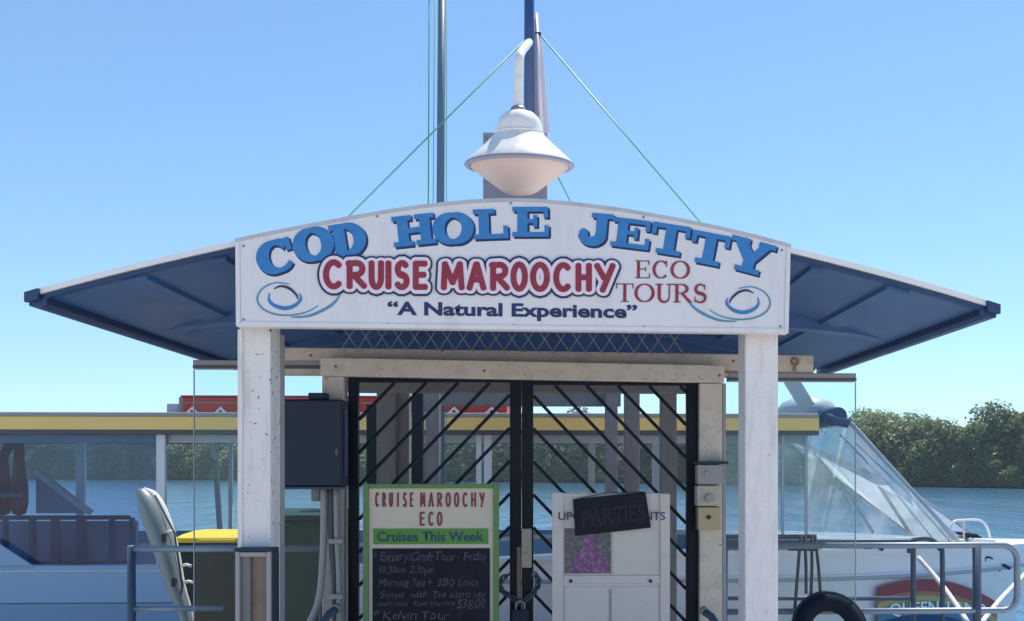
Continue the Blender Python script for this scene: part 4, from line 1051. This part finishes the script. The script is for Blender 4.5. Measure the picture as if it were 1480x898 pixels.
b = MB(); pts_ = [(x, BC-hb(x)-.012, .53) for x in st if x > -1.5]; b.tube(pts_, .024, 8); b.build('rub_rail', M['boat_grey'], boat)
# gunwale caps and foredeck
for sgn in (-1, 1):
    b = MB(); rows = []
    for x in st:
        h_ = hb(x); y_o = BC+sgn*(h_+.03); y_i = BC+sgn*max(0, h_-.12); z = sheer(x)
        rows.append([b.bm.verts.new(v) for v in ((x, y_o, z-.03), (x, y_o, z+.018), (x, y_i, z+.022), (x, y_i, z-.03))])
    for A, B in zip(rows, rows[1:]):
        for j in range(4): b.bm.faces.new((A[j], A[(j+1) % 4], B[(j+1) % 4], B[j]))
    b.build('gunwale', M['hull_white'], boat)
b = MB(); rows = []
for x in [v for v in st if v > 1.9]:
    h_ = max(.02, hb(x)-.10); rows.append([b.bm.verts.new((x, BC+h_*q_, sheer(x)+.008+.05*(1-q_*q_))) for q_ in (-1, -.5, 0, .5, 1)])
for A, B in zip(rows, rows[1:]):
    for j in range(4): f = b.bm.faces.new((A[j], B[j], B[j+1], A[j+1])); f.smooth = True
b.build('foredeck', M['hull_white'], boat)
b = MB(); b.box(-7.5, 1.9, BN+.03, 11.97, .20, .25); b.build('floor', M['boat_grey'], boat)
b = MB(); b.box(-7.6, 2.6, 11.90, 11.96, .25, .84); b.build('far_bulwark', M['hull_shade_blue'], boat)
b = MB(); b.box(-7.62, -7.58, BN+.02, 11.98, -1.2, .68); b.build('transom', M['hull_white'], boat)
# near side, left: seamed panels, the white hull's blue shade painted into their colour
xj = PX(470, 8.97)
b = MB(); b.box(-7.6, xj, BN-.035, BN-.027, PZ(868, 8.97), PZ(824, 8.97)); b.build('shaded_side_panel', M['hull_shade_blue'], boat, bevel=.003)
b = MB(); b.box(-7.6, xj, BN-.034, BN-.026, -1.0, PZ(869.5, 8.97)); b.build('shaded_side_panel', M['hull_shade_blue2'], boat, bevel=.003)
b = MB(); b.box(-7.6, xj, BN-.05, BN+.05, PZ(822, 8.97), PZ(815, 8.97)); b.build('sill', M['hull_shade_blue'], boat, bevel=.004)
b = MB(); b.prism([XZ(-300, 650, 8.93), XZ(-300, 818, 8.93), XZ(49, 818, 8.93), XZ(0, 786, 8.93)], 8.915, 8.94); b.build('ramp_board', M['hull_shade_blue'], boat, bevel=.004)
# coaming under the forward curtains
b = MB()
cpx = [1030, 1128, 1200, 1280, 1340, 1402]
for p_, q_ in zip(cpx, cpx[1:]):
    A = side_pt(p_, 790); B = side_pt(q_, 790); A.y += .10; B.y += .10
    zA, zB = sheer(A.x), sheer(B.x)
    b.face([(A.x, A.y, zA), (B.x, B.y, zB), (B.x, B.y+.02, zB+.085), (A.x, A.y+.02, zA+.085)])
    b.face([(A.x, A.y+.02, zA+.085), (B.x, B.y+.02, zB+.085), (B.x, B.y+.10, zB+.088), (A.x, A.y+.10, zA+.088)])
b.build('coaming', M['hull_white'], boat)
# canopy
cx1 = PX(1183, 8.95)
b = MB(); rows = []
for q_ in range(9):
    y = 8.95+(12.1-8.95)*q_/8; z = 2.135+.05*math.sin(math.pi*q_/8); rows.append([b.bm.verts.new(v) for v in ((-7.8, y, z), (cx1, y, z), (cx1, y, z-.05), (-7.8, y, z-.05))])
for A, B in zip(rows, rows[1:]):
    for j in range(4): b.bm.faces.new((A[j], A[(j+1) % 4], B[(j+1) % 4], B[j]))
b.bm.faces.new(rows[0]); b.bm.faces.new(rows[-1][::-1])
cano = b.build('canopy', M['canopy_top'], boat)
for yy in (8.93, 12.105):
    z1, z0 = PZ(603.5, 8.93), PZ(622, 8.93)
    b = MB(); b.box(-7.8, cx1, yy, yy+.018, z0, z1); b.build('valance', M['trim_yellow'], cano, bevel=.003)
    b = MB(); b.box(-7.8, cx1, yy-.012, yy+.03, z1+.0005, z1+.042); b.build('edge_roll', M['canopy_top'], cano, bevel=.012)
    b = MB(); b.box(-7.8, cx1, yy+.0, yy+.06, z0-.046, z0-.0005); b.build('under_trim', M['trim_dark'], cano, bevel=.004)
b = MB(); b.box(-7.7, cx1-.1, BN+.06, BN+.12, PZ(641, 9.06), PZ(629.5, 9.06)); b.build('inner_beam', M['boat_grey'], cano)
for i in range(9):
    x = -7.2+i*1.15; b = MB(); b.tube([(x, 9.0, 2.06), (x, 9.8, 2.09), (x, 11.2, 2.09), (x, 12.05, 2.06)], .02, 8); b.build('hoop', M['alu'], cano)
# canopy posts, near and far side
for px, w, y, zz in ((232, .085, 9.0, .66), (692, .05, 9.05, .70), (705, .075, 9.05, .70), (-160, .085, 9.0, .66), (1042, .05, 9.03, .75)):
    x = PX(px, y); b = MB(); b.box(x-w/2, x+w/2, y-.0, y+.05, zz-.03, 1.95); b.build('canopy_post', M['alu'], boat, bevel=.006)
for px, w in ((119, .11), (335, .05), (540, .08), (855, .08), (948, .10), (-120, .08)):
    x = PX(px, 11.9); b = MB(); b.box(x-w/2, x+w/2, 11.84, 11.895, .3, 2.0); b.build('canopy_post', M['alu'], boat, bevel=.006)
    b = MB(); b.box(x-.14, x+.14, 11.80, 11.90, 1.985, 2.05); b.build('post_bracket', M['trim_dark'], boat, bevel=.006)
b = MB(); b.bar(at(303, 628, 10.6), at(312, 664, 10.6), .06, .04); b.build('brace', M['alu'], boat)
b = MB(); b.bar(at(311, 664, 10.6), at(318, 768, 10.6), .05, .04); b.build('brace', M['boat_grey'], boat)
# curtains
def sheet(pts, name, m, par=boat):
    b = MB(); b.face(pts); return b.build(name, M[m], par, fix=False)
yv = BN+.008
sheet([(-7.6, yv, .70), (PX(227, yv), yv, .70), (PX(227, yv), yv, 1.95), (-7.6, yv, 1.95)], 'tinted_curtain', 'vinyl_dark')
xq0, xq1, xq2, xq3 = PX(1036, yv), PX(1131, yv), PX(1165, yv), PX(1182, yv)
zc = sheer(2.2)+.10
for a, c in ((xq0, xq1), (xq1, xq2)):
    sheet([(a+.01, yv, zc), (c-.01, yv, zc), (c-.01, yv, 1.95), (a+.01, yv, 1.95)], 'clear_curtain', 'vinyl')
T = at(1229, 611, BN+.05); Bt = side_pt(1406, 799); Bt.y += .12
T2 = Vector((T.x, 2*BC-T.y, T.z)); B2 = Vector((Bt.x, 2*BC-Bt.y, Bt.z))
M1 = side_pt(1300, 795); M1.y += .12; M1.z = sheer(M1.x)+.09
low = [(xq2+.012, yv+.02, zc), tuple(M1), tuple(Bt)]
# forward side panel, split into two facets that follow the deck edge
mid = Vector((T.x+(Bt.x-T.x)*.0, T.y, T.z))
sheet([Vector(low[0]), M1, T, Vector((xq2+.012, yv+.005, 1.98))], 'bow_curtain', 'vinyl_bow')
sheet([M1, Bt, T], 'bow_curtain', 'vinyl_bow')
sheet([Vector((xq2+.012, 2*BC-yv, zc)), Vector((M1.x, 2*BC-M1.y, M1.z)), T2, Vector((xq2+.012, 2*BC-yv, 1.98))], 'bow_curtain', 'vinyl')
sheet([Vector((M1.x, 2*BC-M1.y, M1.z)), B2, T2], 'bow_curtain', 'vinyl')
nose = Vector((Bt.x+.35, BC, sheer(Bt.x)+.10)); nt = Vector((T.x+.10, BC, T.z+.03))
sheet([Bt, nose, nt, T], 'windscreen', 'vinyl_bow'); sheet([nose, B2, T2, nt], 'windscreen', 'vinyl_bow')
for A, B, r in ((T, Bt, .022), (T2, B2, .022), (nt, nose, .018)):
    b = MB(); b.tube([A, B], r, 8); b.build('windscreen_edge', M['boat_grey'], boat)
b = MB(); b.tube([T, T2], .022, 8); b.build('windscreen_edge', M['boat_grey'], boat)
# soft folds in the curtain plastic: bright creased welts
for (a0, a1), (c0, c1), r in (((1176, 655), (1262, 770), .022), ((1214, 628), (1350, 780), .012), ((1236, 640), (1380, 790), .014)):
    A = at(a0, a1, BN+.03); B = at(c0, c1, BN+.20); b = MB(); b.tube([A, A.lerp(B, .5)+Vector((.02, -.01, .02)), B], [r*.4, r, r*.8], 6); b.build('welt', M['vinyl_bow'], boat)
for px in (1131, 1165):
    x = PX(px, yv); b = MB(); b.box(x-.014, x+.014, yv-.012, yv+.004, zc, 1.95); b.build('zip_strip', M['boat_grey'], boat)
b = MB(); b.box(PX(1036, yv), PX(1165, yv), yv-.02, yv+.02, zc-.05, zc-.001); b.build('curtain_hem', M['boat_navy'], boat, bevel=.004)
# rolled navy canvas and radar dome at the front of the canopy
b = MB(); c = at(1212, 601, 9.0); b.tube([c, Vector((c.x, 9.3, c.z+.01)), Vector((c.x, 11.7, c.z+.01)), Vector((c.x, 12.0, c.z))], [.085, .10, .10, .085], 14); b.build('rolled_canvas', M['boat_navy'], boat)
b = MB(); b.tube([at(1193, 604, 9.0), at(1226, 612, 9.0)], .05, 10); b.build('canvas_end', M['boat_navy'], boat)
c = at(1166, 600, 9.7); kx = 9.7/F
b = MB(); b.lathe([(44*kx, -.02), (43*kx, 8*kx), (36*kx, 18*kx), (20*kx, 25*kx), (0, 27*kx)], c, 28); b.build('roof_dome', M['boat_grey'], boat)
b = MB(); b.bar(at(1142, 548, 9.3), at(1168, 590, 9.3), .14, .06); b.build('roof_brace', M['boat_grey'], boat)
# red roof panel with rails and pale chevrons
ry = 9.45
x0, z1 = XZ(264, 574, ry); x1, _ = XZ(733, 574, ry); z0 = PZ(599, ry)
b = MB(); b.box(x0, x1, ry, ry+.9, z0, z1); rp_ = b.build('roof_panel', M['boat_red'], boat, bevel=.01)
b = MB(); b.box(x0-.01, x1+.01, ry-.02, ry-.001, PZ(585, ry), PZ(582, ry)); b.build('rail', M['r_orange'], rp_, bevel=.003)
b = MB(); b.box(x0-.01, x1+.01, ry-.025, ry+.01, z1-.004, z1+.016); b.build('rail', M['maroon'], rp_, bevel=.003)
for px in (277, 318, 655, 709):
    b = MB(); b.prism([XZ(px-8, 597, ry), XZ(px-2, 597, ry), XZ(px+1, 592, ry), XZ(px+6, 597, ry), XZ(px+11, 597, ry), XZ(px+2, 588, ry)], ry-.022, ry-.002); b.build('chevron', M['lamp_white'], rp_)
xe0, ze1 = XZ(234, 582, ry); xe1, _ = XZ(254, 582, ry)
b = MB(); b.box(xe0, xe1, ry+.1, ry+.5, z0-.06, ze1); b.build('vent_box', M['boat_grey'], boat, bevel=.02)
b = MB(); b.box(xe1+.005, x0-.006, ry+.05, ry+.6, z0-.06, PZ(574, ry)); b.build('panel_end', M['plate_grey'], boat, bevel=.015)
# seats and rails inside, left
iy = 11.0
b = MB(); b.box(-7.4, PX(200, 11.25), 11.2, 11.26, .26, PZ(752, 11.2)); b.build('bench_back', M['hull_shade_blue'], boat, bevel=.006)
gd = MB()
b = MB(); b.tube([(-7.4, iy, PZ(747, iy)), (PX(188, iy), iy, PZ(747, iy))], .026, 8); b.build('guard_rail', M['mast_blue'], boat)
b = MB(); b.tube([(-7.4, iy, PZ(812, iy)), (PX(188, iy), iy, PZ(812, iy))], .03, 8); b.build('guard_rail', M['mast_blue'], boat)
for px, w in ((8, .05), (47, .07), (80, .085), (118, .10), (162, .06), (191, .05), (-40, .06), (-90, .06)):
    x = PX(px, iy); b = MB(); b.box(x-w/2, x+w/2, iy-.03, iy+.03, .26, PZ(747, iy)); b.build('guard_post', M['mast_blue'], boat, bevel=.008)
b = MB(); b.prism([XZ(52, 682, 10.3), XZ(129, 742, 10.3), XZ(52, 742, 10.3)], 10.3, 10.36); sp = b.build('stair_panel', M['boat_grey'], boat)
b = MB(); b.bar(at(52, 681, 10.29), at(130, 741, 10.29), .05, .10); b.build('stair_edge', M['alu'], sp)
# bow fittings
def dk(px, py): p = side_pt(px, py); return p
b = MB(); A = at(1378, 752, 10.0); B_ = at(1420, 752, 10.2)
b.tube([Vector(p) for p in sm([tuple(at(1370, 790, 10.0)), tuple(at(1376, 757, 10.0)), tuple(at(1395, 752, 10.1)), tuple(at(1418, 753, 10.3)), tuple(at(1429, 768, 10.4)), tuple(at(1432, 790, 10.5))], 4)], .014, 8); b.build('bow_rail', M['alu'], boat)
b = MB(); b.tube([at(1393, 752, 10.1), at(1393, 785, 10.1)], .012, 8); b.build('bow_rail', M['alu'], boat)
b = MB(); b.prism([XZ(1380, 768, 10.2), XZ(1390, 774, 10.2), XZ(1422, 779, 10.2), XZ(1412, 772, 10.2)], 10.2, 10.5); b.build('anchor_well', M['ebox'], boat)
b = MB(); b.prism([XZ(1404, 778, 10.1), XZ(1440, 780, 10.1), XZ(1442, 795, 10.1), XZ(1404, 795, 10.1)], 10.1, 10.9); b.build('anchor_locker', M['hull_white'], boat, bevel=.02)
for px, py, s_ in ((1262, 794, 1.0), (1448, 822, .9), (1428, 808, .5)):
    c = side_pt(px, py, .02)
    b = MB(); b.tube([c+Vector((-.09*s_, 0, 0)), c+Vector((-.04*s_, 0, .035*s_)), c+Vector((.04*s_, 0, .035*s_)), c+Vector((.10*s_, 0, 0))], .022*s_, 8)
    b.tube([c+Vector((-.03, 0, -.03)), c+Vector((-.03, 0, .03*s_))], .018*s_, 8); b.build('cleat', M['ebox'], boat)
# rainbow name board on the bow
def banner(px0, px1, topf, a, c, m, off, nm='name_board'):
    b = MB(); n_ = 24; rows = []
    for i in range(n_+1):
        px = px0+(px1-px0)*i/n_; rows.append([b.bm.verts.new(side_pt(px, min(topf(px)+q_, 960), off+.02)) for q_ in (a, c)])
    for A, B in zip(rows, rows[1:]): b.bm.faces.new((A[0], A[1], B[1], B[0]))
    return b.build(nm, M[m], boat, fix=False)
topf = lambda px: 829+13*((px-1336)/70)**2*(1 if px < 1336 else 1.15)
for a, c, m in ((0, 22, 'r_red'), (22, 30, 'r_orange'), (30, 39, 'r_yellow'), (39, 48, 'r_green'), (48, 64, 'r_blue'), (64, 110, 'boat_navy')):
    banner(1268, 1441, lambda px: topf(px)+8, a*.8, c*.8, m, .03)
def text_on(body, mat, fn, par, bold=.02, name='word'):
    cu = bpy.data.curves.new('t', 'FONT'); cu.body = body; cu.size = 1; cu.offset = bold; cu.resolution_u = 3
    ob = bpy.data.objects.new('t', cu); C.objects.link(ob); dg = bpy.context.evaluated_depsgraph_get(); me = bpy.data.meshes.new_from_object(ob.evaluated_get(dg))
    bpy.data.objects.remove(ob); bpy.data.curves.remove(cu)
    xs_ = [v.co.x for v in me.vertices]; ys_ = [v.co.y for v in me.vertices]; a0, a1, c0, c1 = min(xs_), max(xs_), min(ys_), max(ys_)
    mb = MB(); mb.bm.from_mesh(me); bpy.data.meshes.remove(me)
    for v in mb.bm.verts: v.co = fn((v.co.x-a0)/(a1-a0), (v.co.y-c0)/(c1-c0))
    return mb.build(name, M[mat], par, fix=False)
text_on('QUEENSLAND', 'letter_halo', lambda u, w: side_pt(1286+u*140, 893-w*20-4*math.sin(math.pi*u), .062), boat)
# life jackets hanging inside the boat, left
lj = 'dark red life jackets hung inside the boat'
for px, dy in ((16, 0),):
    Yj = 10.15; x = PX(px, Yj); zt_ = PZ(646+dy, Yj); zb_ = PZ(744, Yj)
    o = thing('life_jacket', 'dark red life jacket hung behind the tinted boat curtain', 'life jacket', (x, Yj, zb_))
    for sx in (-1, 1):
        b = MB(); prof_ = [(.01, 0), (.055, .03), (.075, .2), (.07, .45), (.05, .62), (.045, .8), (.02, .9), (0, .92)]
        b.lathe([(r_*1.2, zb_+q_*(zt_-zb_)) for r_, q_ in prof_], (x+sx*.085, Yj, 0), 14); b.build('front_panel', M['maroon'], o)
    b = MB(); b.tube([(x-.085, Yj, zt_-.12), (x-.06, Yj+.05, zt_), (x, Yj+.07, zt_+.03), (x+.06, Yj+.05, zt_), (x+.085, Yj, zt_-.12)], .05, 10); b.build('collar', M['maroon'], o)
    b = MB(); b.box(x-.17, x+.17, Yj-.10, Yj-.088, zb_+.20, zb_+.24); b.build('strap', M['plate_grey'], o, bevel=.003)

# ------------------------------------------------------------------ thin sea haze over the river
b = MB(); b.box(-650, 650, -210, 560, WZ-1.0-1.3, 26)
hz = b.build('haze', None, None); hz['kind'] = 'stuff'
m = bpy.data.materials.new('haze'); m.use_nodes = True; nt = m.node_tree; nt.nodes.clear()
mo = nt.nodes.new('ShaderNodeOutputMaterial'); pv = nt.nodes.new('ShaderNodeVolumePrincipled')
pv.inputs['Color'].default_value = (.72, .84, 1.0, 1); pv.inputs['Density'].default_value = .00035; pv.inputs['Anisotropy'].default_value = .2
nt.links.new(pv.outputs[0], mo.inputs['Volume']); hz.data.materials.append(m)
